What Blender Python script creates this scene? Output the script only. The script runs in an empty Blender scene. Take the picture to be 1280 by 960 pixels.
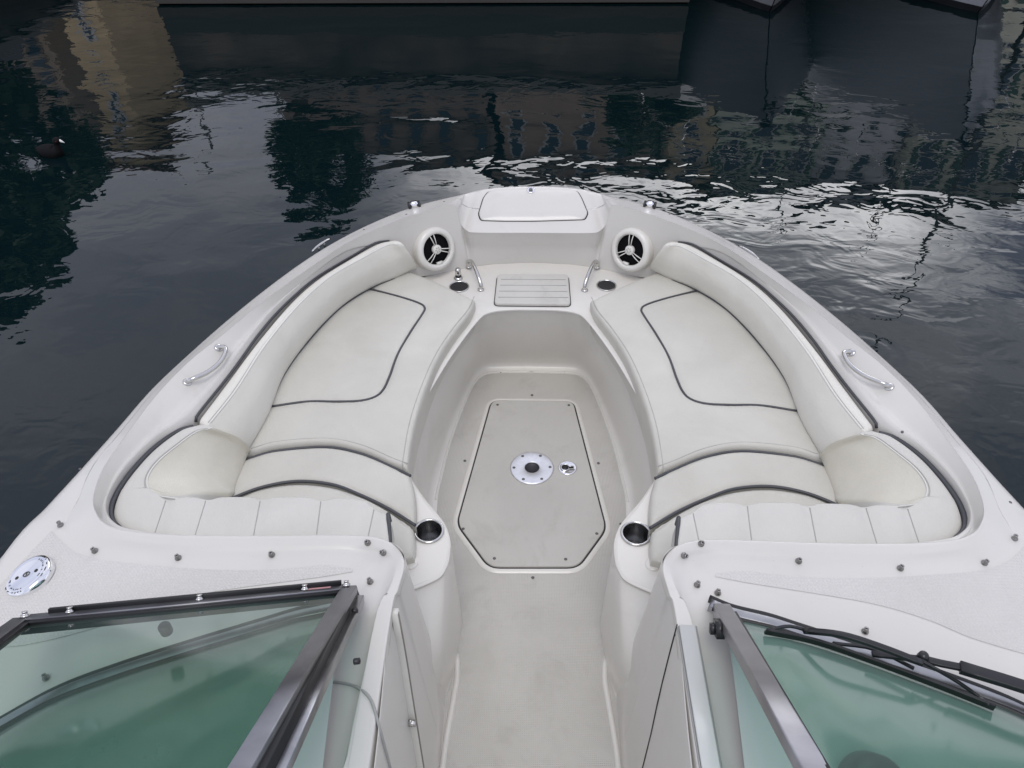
import bpy, bmesh, math, random
from mathutils import Vector as V, Matrix, noise
from mathutils.bvhtree import BVHTree
random.seed(7)
S = bpy.context.scene
C = S.collection
rad = math.radians

# ------------------------------------------------------------------ camera
FPX, PITCH, YAW, ROLL, CAMX, CAMH = 960.0, rad(41), rad(-1.654), rad(-0.63), -0.013, 2.15
ZW = -0.30                                            # water level (z=0 is the bow sole)
FW = V((math.sin(YAW)*math.cos(PITCH), math.cos(YAW)*math.cos(PITCH), -math.sin(PITCH)))
_rt = V((math.cos(YAW), -math.sin(YAW), 0)); _up = _rt.cross(FW)
RT = _rt*math.cos(ROLL)+_up*math.sin(ROLL); UP = -_rt*math.sin(ROLL)+_up*math.cos(ROLL)
EYE = V((CAMX, 0, CAMH))
cam = bpy.data.objects.new('camera', bpy.data.cameras.new('camera')); C.objects.link(cam)
cam.matrix_world = Matrix((( RT.x, UP.x, -FW.x, EYE.x), (RT.y, UP.y, -FW.y, EYE.y), (RT.z, UP.z, -FW.z, EYE.z), (0,0,0,1)))
cam.data.sensor_width = 36; cam.data.lens = 27.0; cam.data.clip_end = 2000; cam.data.clip_start = .05
S.camera = cam
def ray(px, py): return (FW*FPX + RT*(px-640) + UP*(480-py)).normalized()
def P(px, py, z):
    d = ray(px, py); return EYE + d*((z-CAMH)/d.z)
def MY(px, py, Y):                                    # a point whose mirror image in the water lies on this line of sight
    d = ray(px, py); p = EYE + d*(Y/d.y); return V((p.x, Y, 2*ZW-p.z))

# ------------------------------------------------------------------ materials
def mat(name, col, rough=.5, metal=0, coat=0, ior=1.5, spec=.5):
    m = bpy.data.materials.new(name); m.use_nodes = True
    b = m.node_tree.nodes['Principled BSDF']
    b.inputs['Base Color'].default_value = (*col, 1); b.inputs['Roughness'].default_value = rough
    b.inputs['Metallic'].default_value = metal; b.inputs['Coat Weight'].default_value = coat
    b.inputs['Coat Roughness'].default_value = .08; b.inputs['IOR'].default_value = ior
    b.inputs['Specular IOR Level'].default_value = spec
    return m
def N(m, t, **kw):
    n = m.node_tree.nodes.new(t)
    for k, v in kw.items():
        if k in n.inputs: n.inputs[k].default_value = v
        else: setattr(n, k, v)
    return n
def L(m, a, ao, b, bi): m.node_tree.links.new(a.outputs[ao], b.inputs[bi])
def B(m): return m.node_tree.nodes['Principled BSDF']
def objcoord(m): return N(m, 'ShaderNodeTexCoord')
def noisy(m, c1, c2, scale=3, detail=6, lo=.35, hi=.65, dist=.3, rough=None):
    """mottled colour between c1 and c2"""
    tc = objcoord(m); n = N(m, 'ShaderNodeTexNoise', Scale=scale, Detail=detail, Distortion=dist); L(m, tc, 'Object', n, 'Vector')
    r = N(m, 'ShaderNodeValToRGB'); r.color_ramp.elements[0].position = lo; r.color_ramp.elements[1].position = hi
    r.color_ramp.elements[0].color = (*c1, 1); r.color_ramp.elements[1].color = (*c2, 1)
    L(m, n, 'Fac', r, 'Fac'); L(m, r, 'Color', B(m), 'Base Color')
    if rough:
        q = N(m, 'ShaderNodeMapRange'); q.inputs['To Min'].default_value = rough[0]; q.inputs['To Max'].default_value = rough[1]
        L(m, n, 'Fac', q, 'Value'); L(m, q, 'Result', B(m), 'Roughness')
    return tc
def bump(m, tc, src, out, dist, strength=1, prev=None):
    b = N(m, 'ShaderNodeBump'); b.inputs['Distance'].default_value = dist; b.inputs['Strength'].default_value = strength
    L(m, src, out, b, 'Height'); L(m, b, 'Normal', B(m), 'Normal')
    if prev: L(m, prev, 'Normal', b, 'Normal')
    return b

def grime(m, amt=.25, col=(.16,.14,.11), scale=9.0, lo=.56, hi=.74):
    """wear and dirt: darker flecks and smudges over the base colour"""
    lnk = B(m).inputs['Base Color'].links[0]; src = lnk.from_socket
    tc = objcoord(m); n = N(m, 'ShaderNodeTexNoise', Scale=scale, Detail=14.0, Roughness=.68, Distortion=.6); L(m, tc, 'Object', n, 'Vector')
    f = N(m, 'ShaderNodeMapRange'); f.inputs['From Min'].default_value = lo; f.inputs['From Max'].default_value = hi; f.inputs['To Max'].default_value = amt; L(m, n, 'Fac', f, 'Value')
    n2 = N(m, 'ShaderNodeTexNoise', Scale=170.0, Detail=2.0); L(m, tc, 'Object', n2, 'Vector')
    g = N(m, 'ShaderNodeMapRange'); g.inputs['From Min'].default_value = .70; g.inputs['From Max'].default_value = .76; g.inputs['To Max'].default_value = amt*1.3; L(m, n2, 'Fac', g, 'Value')
    mxm = N(m, 'ShaderNodeMath', operation='MAXIMUM'); L(m, f, 'Result', mxm, 0); L(m, g, 'Result', mxm, 1)
    mc = N(m, 'ShaderNodeMix', data_type='RGBA'); L(m, mxm, 0, mc, 'Factor'); m.node_tree.links.new(src, mc.inputs['A']); mc.inputs['B'].default_value = (*col, 1)
    m.node_tree.links.new(mc.outputs['Result'], B(m).inputs['Base Color'])
def gelcoat(name, c1, c2):
    m = mat(name, c1, .26, coat=.45)
    tc = noisy(m, c1, c2, 2.2, 5, .25, .75, .3, (.30, .36))
    n = N(m, 'ShaderNodeTexNoise', Scale=5.0, Detail=2.0); L(m, tc, 'Object', n, 'Vector'); bump(m, tc, n, 'Fac', .0006)
    return m
GEL = gelcoat('white_gelcoat', (.61,.588,.545), (.65,.628,.587))
LINER = gelcoat('cream_gelcoat', (.675,.65,.595), (.72,.698,.645))
HULL = mat('hull_gelcoat', (.62,.62,.64), .15, coat=.6)

def vinyl(name, c1, c2):
    m = mat(name, c1, .42, spec=.4)
    tc = noisy(m, c1, c2, 3.5, 5, .3, .7, .8, (.36, .5))
    w = N(m, 'ShaderNodeTexNoise', Scale=9.0, Detail=3.0, Distortion=.4); L(m, tc, 'Object', w, 'Vector'); b1 = bump(m, tc, w, 'Fac', .004)
    v = N(m, 'ShaderNodeTexVoronoi', Scale=330.0); L(m, tc, 'Object', v, 'Vector'); bump(m, tc, v, 'Distance', .0007, .7, b1)
    return m
VIN = vinyl('white_vinyl', (.69,.668,.60), (.74,.72,.655))  # backrest copy of the seat vinyl, colour lightened to offset its shade
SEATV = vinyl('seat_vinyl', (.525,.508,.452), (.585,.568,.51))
CREAM = vinyl('yellowed_vinyl', (.63,.60,.51), (.68,.655,.57))
BOLS = vinyl('grey_white_vinyl', (.555,.54,.495), (.612,.597,.552))
SEAM = mat('seam_thread', (.72,.71,.67), .5)
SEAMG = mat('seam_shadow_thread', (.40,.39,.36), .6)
SEAMD = mat('panel_seam', (.36,.36,.34), .6)
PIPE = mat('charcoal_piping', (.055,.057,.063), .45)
BLACK = mat('black_rubber', (.012,.012,.013), .45)
BLACKP = mat('black_plastic', (.016,.016,.018), .3)
STEEL = mat('polished_steel', (.60,.59,.57), .12, 1)
def brushed(name, c1, c2, r1, r2, sc):
    m = mat(name, c1, r1, 1); tc = noisy(m, c1, c2, sc, 6, .3, .7, .5, (r1, r2)); return m
ALU = brushed('anodised_aluminium', (.30,.30,.315), (.42,.42,.43), .22, .4, 20)
DALU = brushed('dark_anodised_aluminium', (.24,.24,.25), (.33,.33,.345), .34, .5, 14)
PLATE = brushed('satin_aluminium', (.74,.74,.76), (.86,.86,.88), .28, .45, 60)
CHROME = mat('chrome', (.85,.85,.87), .06, 1)
SCREW = mat('screw_steel', (.16,.155,.15), .35, 1)
CUPIN = mat('cup_steel', (.32,.32,.32), .22, 1)
IVORY = mat('ivory_plastic', (.64,.63,.58), .35)
DOORW = mat('door_laminate', (.66,.665,.64), .3, coat=.2)

def nonskid(name, c1, c2, cell, depth, lo, hi, stain=True):
    m = mat(name, c1, .6, spec=.35)
    tc = noisy(m, c1, c2, 3.0, 9, lo, hi, .7, (.5, .7))
    sep = N(m, 'ShaderNodeSeparateXYZ'); L(m, tc, 'Object', sep, 'Vector')
    hs = []
    for ax in 'XY':
        mu = N(m, 'ShaderNodeMath', operation='MULTIPLY'); mu.inputs[1].default_value = math.pi*2/cell; L(m, sep, ax, mu, 0)
        si = N(m, 'ShaderNodeMath', operation='SINE'); L(m, mu, 0, si, 0)
        ab = N(m, 'ShaderNodeMath', operation='ABSOLUTE'); L(m, si, 0, ab, 0); hs.append(ab)
    mx = N(m, 'ShaderNodeMath', operation='MULTIPLY'); L(m, hs[0], 0, mx, 0); L(m, hs[1], 0, mx, 1)
    bump(m, tc, mx, 0, depth)
    return m
FLOORM = nonskid('sole_nonskid', (.52,.50,.455), (.585,.565,.52), .0104, .0013, .3, .7)
HATCHM = nonskid('hatch_nonskid', (.51,.492,.45), (.575,.557,.512), .0092, .0009, .3, .7)
DECKNS = nonskid('deck_nonskid', (.58,.562,.53), (.62,.602,.572), .017, .0012, .3, .7)
STEPNS = nonskid('step_nonskid', (.61,.59,.54), (.66,.64,.59), .004, .0005, .3, .7)

grime(FLOORM, .20, scale=7.0, lo=.52, hi=.74); grime(HATCHM, .18, scale=8.0, lo=.52, hi=.74); grime(DECKNS, .05); grime(STEPNS, .25)
grime(GEL, .10, scale=4.0); grime(LINER, .16, scale=3.5, lo=.52); grime(VIN, .13, (.30,.27,.20), 3.0, .5, .72); grime(SEATV, .16, (.30,.27,.21), 2.6, .48, .72); grime(CREAM, .14, (.38,.32,.18), 3.0, .5, .7)
def glass(name, tint, dust=(.03,.1)):
    m = bpy.data.materials.new(name); m.use_nodes = True; nt = m.node_tree; nt.nodes.clear()
    o = N(m, 'ShaderNodeOutputMaterial'); t = N(m, 'ShaderNodeBsdfTransparent'); g = N(m, 'ShaderNodeBsdfGlossy')
    t.inputs['Color'].default_value = (*tint, 1); g.inputs['Roughness'].default_value = .10
    d = N(m, 'ShaderNodeBsdfDiffuse'); d.inputs['Color'].default_value = (.46,.66,.57,1)
    tc = objcoord(m); n = N(m, 'ShaderNodeTexNoise', Scale=3.0, Detail=9.0, Distortion=.5); L(m, tc, 'Object', n, 'Vector')
    q = N(m, 'ShaderNodeMapRange'); q.inputs['From Min'].default_value = .35; q.inputs['From Max'].default_value = .75
    q.inputs['To Min'].default_value = dust[0]; q.inputs['To Max'].default_value = dust[1]; L(m, n, 'Fac', q, 'Value')
    m1 = N(m, 'ShaderNodeMixShader'); L(m, q, 'Result', m1, 'Fac'); L(m, t, 'BSDF', m1, 1); L(m, d, 'BSDF', m1, 2)   # a dusty film
    lw = N(m, 'ShaderNodeLayerWeight', Blend=.5); pw = N(m, 'ShaderNodeMath', operation='POWER'); pw.inputs[1].default_value = 4.0; L(m, lw, 'Facing', pw, 0)
    f = N(m, 'ShaderNodeMapRange'); f.inputs['To Min'].default_value = .045; f.inputs['To Max'].default_value = .9; L(m, pw, 0, f, 'Value'); mx = N(m, 'ShaderNodeMixShader')
    L(m, f, 'Result', mx, 'Fac'); L(m, m1, 'Shader', mx, 1); L(m, g, 'BSDF', mx, 2); L(m, mx, 'Shader', o, 'Surface')
    return m
GREEN = glass('green_tinted_glass', (.32,.54,.45), (.15,.34))
CLEARG = glass('pale_tinted_glass', (.58,.71,.65))

# ------------------------------------------------------------------ mesh helpers
def link(name, me, m, parent=None):
    o = bpy.data.objects.new(name, me); C.objects.link(o)
    if m: me.materials.append(m)
    if parent: o.parent = parent
    return o
def mesh(name, vs, fs, m, parent=None, smooth=True):
    me = bpy.data.meshes.new(name); me.from_pydata([tuple(v) for v in vs], [], fs); me.validate()
    if smooth: me.polygons.foreach_set('use_smooth', [True]*len(me.polygons))
    me.update(); return link(name, me, m, parent)
def empty(name, loc=(0,0,0)):
    o = bpy.data.objects.new(name, None); C.objects.link(o); o.location = loc; o.empty_display_size = .1; return o
def tag(o, label=None, cat=None, group=None, kind=None):
    for k, v in (('label', label), ('category', cat), ('group', group), ('kind', kind)):
        if v: o[k] = v
    return o
class Acc:
    def __init__(s): s.v = []; s.f = []
    def add(s, vs, fs):
        n = len(s.v); s.v += [V(v) for v in vs]; s.f += [tuple(i+n for i in f) for f in fs]; return s
    def out(s, name, m, parent=None, smooth=True): return mesh(name, s.v, s.f, m, parent, smooth)
def cr(p, t, closed=False):
    n = len(p)
    if closed: i = int(math.floor(t)) % n; a, b, c, d = p[i-1], p[i], p[(i+1) % n], p[(i+2) % n]; u = t-math.floor(t)
    else:
        t = min(max(t, 0), n-1-1e-9); i = int(t); u = t-i
        b, c = p[i], p[i+1]; a = p[i-1] if i > 0 else b*2-c; d = p[i+2] if i+2 < n else c*2-b
    return .5*((2*b)+(c-a)*u+(2*a-5*b+4*c-d)*u*u+(3*b-a-3*c+d)*u*u*u)
def spl(p, n): return [cr(p, (len(p)-1)*i/(n-1)) for i in range(n)]
def resample(q, n):
    d = [0]
    for a, b in zip(q, q[1:]): d.append(d[-1]+(b-a).length)
    out = []; j = 0
    for i in range(n):
        t = d[-1]*i/(n-1)
        while j < len(q)-2 and d[j+1] < t: j += 1
        w = (t-d[j])/max(d[j+1]-d[j], 1e-9); out.append(q[j].lerp(q[j+1], min(max(w, 0), 1)))
    return out
def curve(p, n=60): return resample(spl(p, max(n*3, 40)), n)
def gridmesh(rows):
    nr, nc = len(rows), len(rows[0]); vs = [v for r in rows for v in r]
    fs = [(i*nc+j, i*nc+j+1, (i+1)*nc+j+1, (i+1)*nc+j) for i in range(nr-1) for j in range(nc-1)]
    return vs, fs
def patch(rows, nu=6, nv=5):
    """rows of control points -> smooth grid; nu, nv = steps per control interval"""
    R = [spl(r, (len(r)-1)*nu+1) for r in rows]
    cols = [spl([r[j] for r in R], (len(R)-1)*nv+1) for j in range(len(R[0]))]
    return gridmesh([[c[i] for c in cols] for i in range(len(cols[0]))])
def mir(vf):
    return [V((-v.x, v.y, v.z)) for v in vf[0]], [tuple(reversed(f)) for f in vf[1]]
def mx(p): return V((-p.x, p.y, p.z))
def side(vf, s): return vf if s < 0 else mir(vf)
def sp(p, s): return p if s < 0 else mx(p)
def tube(path, r, n=8, cap=True, closed=False):
    vs = []; fs = []; m = len(path)
    t0 = (path[1]-path[0]).normalized(); up = V((0,0,1)) if abs(t0.z) < .9 else V((1,0,0))
    nrm = t0.cross(up).normalized()
    for i, p in enumerate(path):
        t = (path[min(i+1, m-1)]-path[max(i-1, 0)])
        if t.length < 1e-9: t = t0
        t.normalize(); nrm = (nrm-t*nrm.dot(t))
        nrm = nrm.normalized() if nrm.length > 1e-6 else t.orthogonal().normalized()
        bn = t.cross(nrm); rr = r[i] if isinstance(r, (list, tuple)) else r
        for k in range(n):
            a = 2*math.pi*k/n; vs.append(p+nrm*math.cos(a)*rr+bn*math.sin(a)*rr)
    for i in range(m-1):
        for k in range(n): fs.append((i*n+k, i*n+(k+1) % n, (i+1)*n+(k+1) % n, (i+1)*n+k))
    if cap: fs.append(tuple(reversed(range(n)))); fs.append(tuple((m-1)*n+k for k in range(n)))
    return vs, fs
def beam(path, w, h, up=V((0,0,1)), bev=.15):
    """rounded rectangular bar along a path; w across, h along up"""
    prof = []
    b = min(w, h)*bev
    for sx, sy in ((1,1),(-1,1),(-1,-1),(1,-1)):
        cx, cy = sx*(w/2-b), sy*(h/2-b); a0 = {(1,1):0, (-1,1):90, (-1,-1):180, (1,-1):270}[(sx,sy)]
        for k in range(4): a = rad(a0+30*k); prof.append((cx+b*math.cos(a), cy+b*math.sin(a)))
    n = len(prof); vs = []; fs = []; m = len(path)
    for i, p in enumerate(path):
        t = (path[min(i+1, m-1)]-path[max(i-1, 0)]).normalized(); sd = t.cross(up).normalized(); u = sd.cross(t)
        vs += [p+sd*x+u*y for x, y in prof]
    for i in range(m-1):
        for k in range(n): fs.append((i*n+k, i*n+(k+1) % n, (i+1)*n+(k+1) % n, (i+1)*n+k))
    fs.append(tuple(reversed(range(n)))); fs.append(tuple((m-1)*n+k for k in range(n)))
    return vs, fs
def frame(nz, ref=V((1,0,0))):
    z = nz.normalized(); x = (ref-z*ref.dot(z)).normalized(); y = z.cross(x); return x, y, z
def lathe(prof, c, nz, n=32, ref=V((1,0,0)), capend=True):
    """prof: (radius, height) list, around axis nz at c"""
    x, y, z = frame(nz, ref); vs = []; fs = []; m = len(prof)
    for r, h in prof:
        for k in range(n): a = 2*math.pi*k/n; vs.append(c+x*math.cos(a)*r+y*math.sin(a)*r+z*h)
    for i in range(m-1):
        for k in range(n): fs.append((i*n+k, i*n+(k+1) % n, (i+1)*n+(k+1) % n, (i+1)*n+k))
    if capend: fs.append(tuple((m-1)*n+k for k in range(n)))
    return vs, fs
def box(c, x, y, z, sx, sy, sz):
    vs = [c+x*(sx*a/2)+y*(sy*b/2)+z*(sz*d/2) for d in (-1,1) for b in (-1,1) for a in (-1,1)]
    return vs, [(0,2,3,1),(4,5,7,6),(0,1,5,4),(2,6,7,3),(0,4,6,2),(1,3,7,5)]
def abox(x0, x1, y0, y1, z0, z1):
    return box(V(((x0+x1)/2, (y0+y1)/2, (z0+z1)/2)), V((1,0,0)), V((0,1,0)), V((0,0,1)), x1-x0, y1-y0, z1-z0)
def roundpoly(pts, r, k=5):
    out = []
    n = len(pts)
    for i in range(n):
        p, a, b = pts[i], pts[i-1], pts[(i+1) % n]; q = min(r, (a-p).length*.45, (b-p).length*.45)
        s, e = p+(a-p).normalized()*q, p+(b-p).normalized()*q
        for j in range(k+1): t = j/k; out.append(s*(1-t)**2+p*2*t*(1-t)+e*t*t)
    return out
def inset(pts, d):
    n = len(pts); out = []; c = sum(pts, V((0,0,0)))/n
    for i in range(n):
        t = (pts[(i+1) % n]-pts[i-1]); nr = V((-t.y, t.x, 0)).normalized()
        if nr.dot(c-pts[i]) < 0: nr = -nr
        out.append(pts[i]+nr*d)
    return out
def slab(outline, h, r, base=0):
    """raised plate with a rounded edge over a closed outline (list at its base z)"""
    vs = []; fs = []; n = len(outline)
    rings = [(0, base), (0, h-r)]+[(r*(1-math.cos(rad(a))), h-r+r*math.sin(rad(a))) for a in (30, 60, 90)]+[(r*2.2, h)]
    for d, z in rings: vs += [p+V((0,0,z)) for p in (inset(outline, d) if d else outline)]
    for i in range(len(rings)-1):
        for k in range(n): fs.append((i*n+k, i*n+(k+1) % n, (i+1)*n+(k+1) % n, (i+1)*n+k))
    c = len(vs); vs.append(sum(vs[-n:], V((0,0,0)))/n)
    for k in range(n): fs.append(((len(rings)-1)*n+k, (len(rings)-1)*n+(k+1) % n, c))
    return vs, fs

def cushion(T, Bt, Lf, Rt, r=.03, depth=.1, n=44, puff=.006, crease=None):
    """upholstered pad over a four sided outline (Coons patch), rounded rim, skirt"""
    def par(n):
        a = [0, .006, .014, .026, .042, .065, .095]; m = [.095+(.81)*i/(n-1) for i in range(1, n-1)]
        return a+m+[1-x for x in reversed(a)]
    U = par(n//2); W = par(n//2)
    K = 200; T, Bt, Lf, Rt = [curve(c, K) for c in (T, Bt, Lf, Rt)]
    at = lambda c, t: c[min(int(t*(K-1)), K-2)].lerp(c[min(int(t*(K-1)), K-2)+1], t*(K-1)-min(int(t*(K-1)), K-2))
    pts = []
    for w in W:
        row = []
        for u in U:
            p = (at(T, u)*(1-w)+at(Bt, u)*w)+(at(Lf, w)*(1-u)+at(Rt, w)*u) - (T[0]*(1-u)*(1-w)+T[-1]*u*(1-w)+Bt[0]*(1-u)*w+Bt[-1]*u*w)
            row.append(p)
        pts.append(row)
    ed = [q for c in (T, Bt, Lf, Rt) for q in c[::4]]
    for i, row in enumerate(pts):
        for j, p in enumerate(row):
            d = min((V((p.x-q.x, p.y-q.y))).length for q in ed)
            if i in (0, len(pts)-1) or j in (0, len(row)-1): d = 0
            dz = -(r-math.sqrt(max(r*r-(r-d)**2, 0))) if d < r else 0
            dz += puff*(1-math.exp(-max(d-r*.3, 0)/.05)) + .0022*noise.noise(p*7)*(d > r)
            if crease:
                dc = min((p.x-q.x)**2+(p.y-q.y)**2 for q in crease); dz -= .006*math.exp(-dc/.00030)
            row[j] = p+V((0,0,dz))
    vs, fs = gridmesh(pts); nr, nc = len(pts), len(pts[0])
    loop = [j for j in range(nc)]+[i*nc+nc-1 for i in range(1, nr)]+[(nr-1)*nc+j for j in range(nc-2, -1, -1)]+[i*nc for i in range(nr-2, 0, -1)]
    b0 = len(vs)
    for dz in (-.25*depth, -.6*depth, -depth):
        vs += [vs[k]+V((0,0,dz)) for k in loop]
    m = len(loop); prev = loop
    for s in range(3):
        cur = [b0+s*m+k for k in range(m)]
        for k in range(m): fs.append((prev[k], cur[k], cur[(k+1) % m], prev[(k+1) % m]))
        prev = cur
    return vs, fs
def tubeloft(cols, nu=5, nsec=36, rend=.03, ends=(True, True)):
    """closed cross-sections (control loops) lofted along a path, with rounded ends"""
    m = len(cols[0]); long = [spl([c[k] for c in cols], (len(cols)-1)*nu+1) for k in range(m)]
    secs = [[cr([long[k][i] for k in range(m)], m*j/nsec, True) for j in range(nsec)] for i in range(len(long[0]))]
    def cap(sec, prv):
        c = sum(sec, V((0,0,0)))/nsec; c2 = sum(prv, V((0,0,0)))/nsec; d = (c-c2).normalized(); out = []
        size = max((p-c).length for p in sec)
        for a in (25, 50, 70, 90):
            out.append([c+(p-c)*(1-(1-math.cos(rad(a)))*min(rend/size, .8))+d*rend*math.sin(rad(a)) for p in sec])
        out.append([c+(p-c)*.35+d*rend*1.08 for p in sec])
        return out
    if ends[1]: e2 = cap(secs[-1], secs[-2])
    if ends[0]: secs = list(reversed(cap(secs[0], secs[1])))+secs
    if ends[1]: secs += e2
    vs = [p for s in secs for p in s]; fs = []
    for i in range(len(secs)-1):
        for k in range(nsec): fs.append((i*nsec+k, i*nsec+(k+1) % nsec, (i+1)*nsec+(k+1) % nsec, (i+1)*nsec+k))
    fs.append(tuple(reversed(range(nsec)))); fs.append(tuple((len(secs)-1)*nsec+k for k in range(nsec)))
    return vs, fs
def merge(vf, eps=1e-5): return vf

# ================================================================== THE BOAT
boat = empty('motorboat', (0, 1.0, ZW))
tag(boat, 'open bow of a white motorboat seen from its cockpit, with cream cushions on both sides', 'motorboat')
boat.location = (0, 0, 0)
ZS = .43; ZSH = .38
def nz(*a): return [P(x, y, z) for x, y, z in a]
# ---- gunwale, coaming and foredeck: control columns from bow to console (port side)
def c4(O, Lr, Bc, Cc, W, zo=.615, zl=.64, zb=.655, zc=.595):
    o = P(*O, zo) if len(O) == 2 else V(O); b = P(*Bc, zb) if len(Bc) == 2 else V(Bc)
    l = o.lerp(b, .5)+V((0,0,.003)) if Lr is None else (P(*Lr, zl) if len(Lr) == 2 else V(Lr))
    c = b if Cc is None else (P(*Cc, zc) if len(Cc) == 2 else V(Cc))
    w = V((c.x, c.y, .30)) if W is None else (P(*W[:2], W[2]) if isinstance(W, tuple) and len(W) == 3 and W[0] > 5 else V(W))
    return [o, l, b, c, w]
cols = []
def nosecol(O, Lr, Bc, W):
    o, l, b, w = P(*O), P(*Lr), P(*Bc), P(*W, ZSH)
    l = o.lerp(b, .5)+V((0,0,.002))
    if O[0] == 668: o.x = l.x = b.x = w.x = 0
    return [o, l, b, b.lerp(w, .55)+V((0,.008,0)), w]
cols += [nosecol((668,233,.636), (668,262,.602), (668,291,.548), (668,328)), nosecol((645,233.3,.636), (642,262,.602), (640,291,.548), (640,329)),
         nosecol((624,234.5,.636), (616,262,.602), (611,291,.547), (618,330)), nosecol((609,236,.635), (597,262,.601), (592,290.5,.547), (600,332)),
         nosecol((602,237,.632), (590,262,.594), (585,289,.546), (593,333)), nosecol((593,239,.620), (582,260,.580), (578,283,.552), (589,334)),
         nosecol((584,241.5,.614), (577,254,.600), (571,272,.596), (586,334.5))]
NN = len(cols)
def shelfcol(O, Bc, W):
    c = c4(O, None, Bc, None, (*W, ZSH)); c[3] = c[2].lerp(c[4], .45)+V((0,.0,0)); return c
cols.append(shelfcol((576,244), (567,256), (583,335)))
cols.append(shelfcol((530,255), (523,267), (545,343)))
cols.append(shelfcol((487,270), (482,282), (505,353)))
cols.append(c4((437,293), None, (432,305), (438,319), None))
cols.append(c4((389,321), None, (380,340), (392,350), None))
cols.append(c4((340,356), None, (329,377), (344,393), None))
cols.append(c4((290,396), None, (282,416), (303,446), None))
cols.append(c4((240,440), None, (238,451), (272,489), None))
cols.append(c4((190,487), None, (197,493), (240,527), None))
cols.append(c4((147,536), None, (159,543), (198,554), None))
cols.append(c4((105,583), None, (130,584), (163,588), None))
cols.append(c4((60,632), (98,625), (117,620), (143,618), None, .625, .645, .665))
cols.append(c4((5,693), (84,660), (119,640), (137,640), None, .64, .655, .675))
cols.append(c4((-1.27,.62,.645), (108,690), (131,655), (144,656), None, 0, .66, .685))
cols.append(c4((-1.24,-.3,.66), (160,701), (160,664), (166,668), None, 0, .666, .684))
cols.append(c4((-.98,-.3,.665), (230,708), (225,669), (228,676), None, 0, .668, .684))
cols.append(c4((-.75,-.3,.67), (330,708), (330,670), (332,678), None, 0, .668, .684))
cols.append(c4((-.60,-.3,.67), (420,705), (425,669), (427,678), None, 0, .670, .685))
cols.append(c4((-.50,-.3,.675), (462,706), (470,672), (474,683), None, 0, .67, .692))
cols.append(c4((-.45,-.3,.68), (482,714), (496,685), (503,697), (-.26,1.14,.0), 0, .68, .695, .66))
cols.append(c4((-.42,-.3,.69), (488,728), (505,706), (510,716), (-.248,1.03,.0), 0, .695, .70, .64))
cols.append(c4((-.40,-.3,.695), (480,748), (497,738), (503,742), (-.247,.95,.0), 0, .70, .70, .64))
cols.append(c4((-.38,-.3,.70), (470,772), (489,765), (494,768), (-.247,.90,.0), 0, .70, .70, .64))
for y in (.6, .3, -.05, -.3): cols.append([V((-.37, y-.06 if y > -.3 else -.3, .70)), V((-.335, y, .702)), V((-.302, y, .697)), V((-.287, y, .64)), V((-.248, y, 0))])
rows = [[c[i] for c in cols] for i in range(5)]
rows[0:0] = [[o+V((-.008 if NN <= i < 14+NN else 0, 0, -.05)) for i, o in enumerate(rows[0])]]
# extra control rows keep the crest crisp
mid = []
for i in range(len(cols)):
    b, c = rows[3][i], rows[4][i]; mid.append(b.lerp(c, .55)+V((0,0,-.002 if i > 2+NN else 0)))
kk = lambda i, a, b: a if i < 12+NN else min(a+(b-a)*(i-11-NN)/3, b)
sh1 = [rows[3][i].lerp(rows[2][i], kk(i, .10, .30))+V((0,0,kk(i, 0, .001))) for i in range(len(cols))]; sh2 = [rows[3][i].lerp(mid[i], kk(i, .16, .4))+V((0,0,kk(i, 0, .003))) for i in range(len(cols))]
rows[3:4] = [sh1, rows[3], sh2]; rows.insert(6, mid)
rows.insert(3, [rows[2][i].lerp(rows[1][i], .10 if i < 12+NN else .16) for i in range(len(cols))]); rows[3], rows[2] = rows[2], rows[3]
deckL = patch(rows, 6, 5)
DK = Acc(); DK.add(*deckL); DK.add(*mir(deckL))

LN = Acc()
# shelf behind the step
sb = nz((668,328,ZSH),(640,329,ZSH),(618,330,ZSH),(598,332,ZSH),(583,335,ZSH),(545,343,ZSH),(505,353,ZSH),(470,372,ZSH)); sb[0].x = 0
sf = nz((668,386,ZSH),(645,386,ZSH),(626,387,ZSH),(611,390,ZSH),(601,396,ZSH),(585,415,ZSH),(560,450,ZSH),(530,500,ZSH)); sf[0].x = 0
sh = patch([sb, [a.lerp(b, .04)-V((0,0,.001)) for a, b in zip(sb, sf)], [a.lerp(b, .5) for a, b in zip(sb, sf)], [a.lerp(b, .96) for a, b in zip(sb, sf)],
            [b+V((0,-.004,-.006)) for b in sf]], 5, 4)
LN.add(*sh); LN.add(*mir(sh))
# footwell walls
T = nz((668,387,.37),(640,387,.37),(622,388,.37),(608,392,.37),(592,400,.35),(572,422,.33),(552,453,.33),(534,492,.33),(518,540,.33),(503,600,.34),(500,660,.34)); T[0].x = 0
F = nz((668,461,0),(640,461,0),(618,461.5,0),(604,464,0),(592,474,0),(579,499,0),(566,529,0),(555,558,0),(546,588,0),(537,624,0),(536,680,0)); F[0].x = 0
def lp(t, dz=0, push=0): return [a.lerp(b, t)+V((0,0,dz)) for a, b in zip(T, F)]
inn = lambda p, d: p+(V((0, 1.75, p.z))-p).normalized()*d
R0 = [p+V((0,0,0)) for p in T]; R1 = [t+V((0,0,-.02)) for t in T]
Rm = lp(.5); Rn = [inn(p+V((0,0,.035)), -.006) for p in F]; Ro = [inn(p+V((0,0,.006)), .012) for p in F]; Rq = [inn(p, .03)+V((0,0,.0)) for p in F]
well = patch([[inn(p, -.012)+V((0,0,.008)) for p in T], R0, R1, Rm, Rn, Ro, Rq], 6, 3)
LN.add(*well); LN.add(*mir(well))
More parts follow.
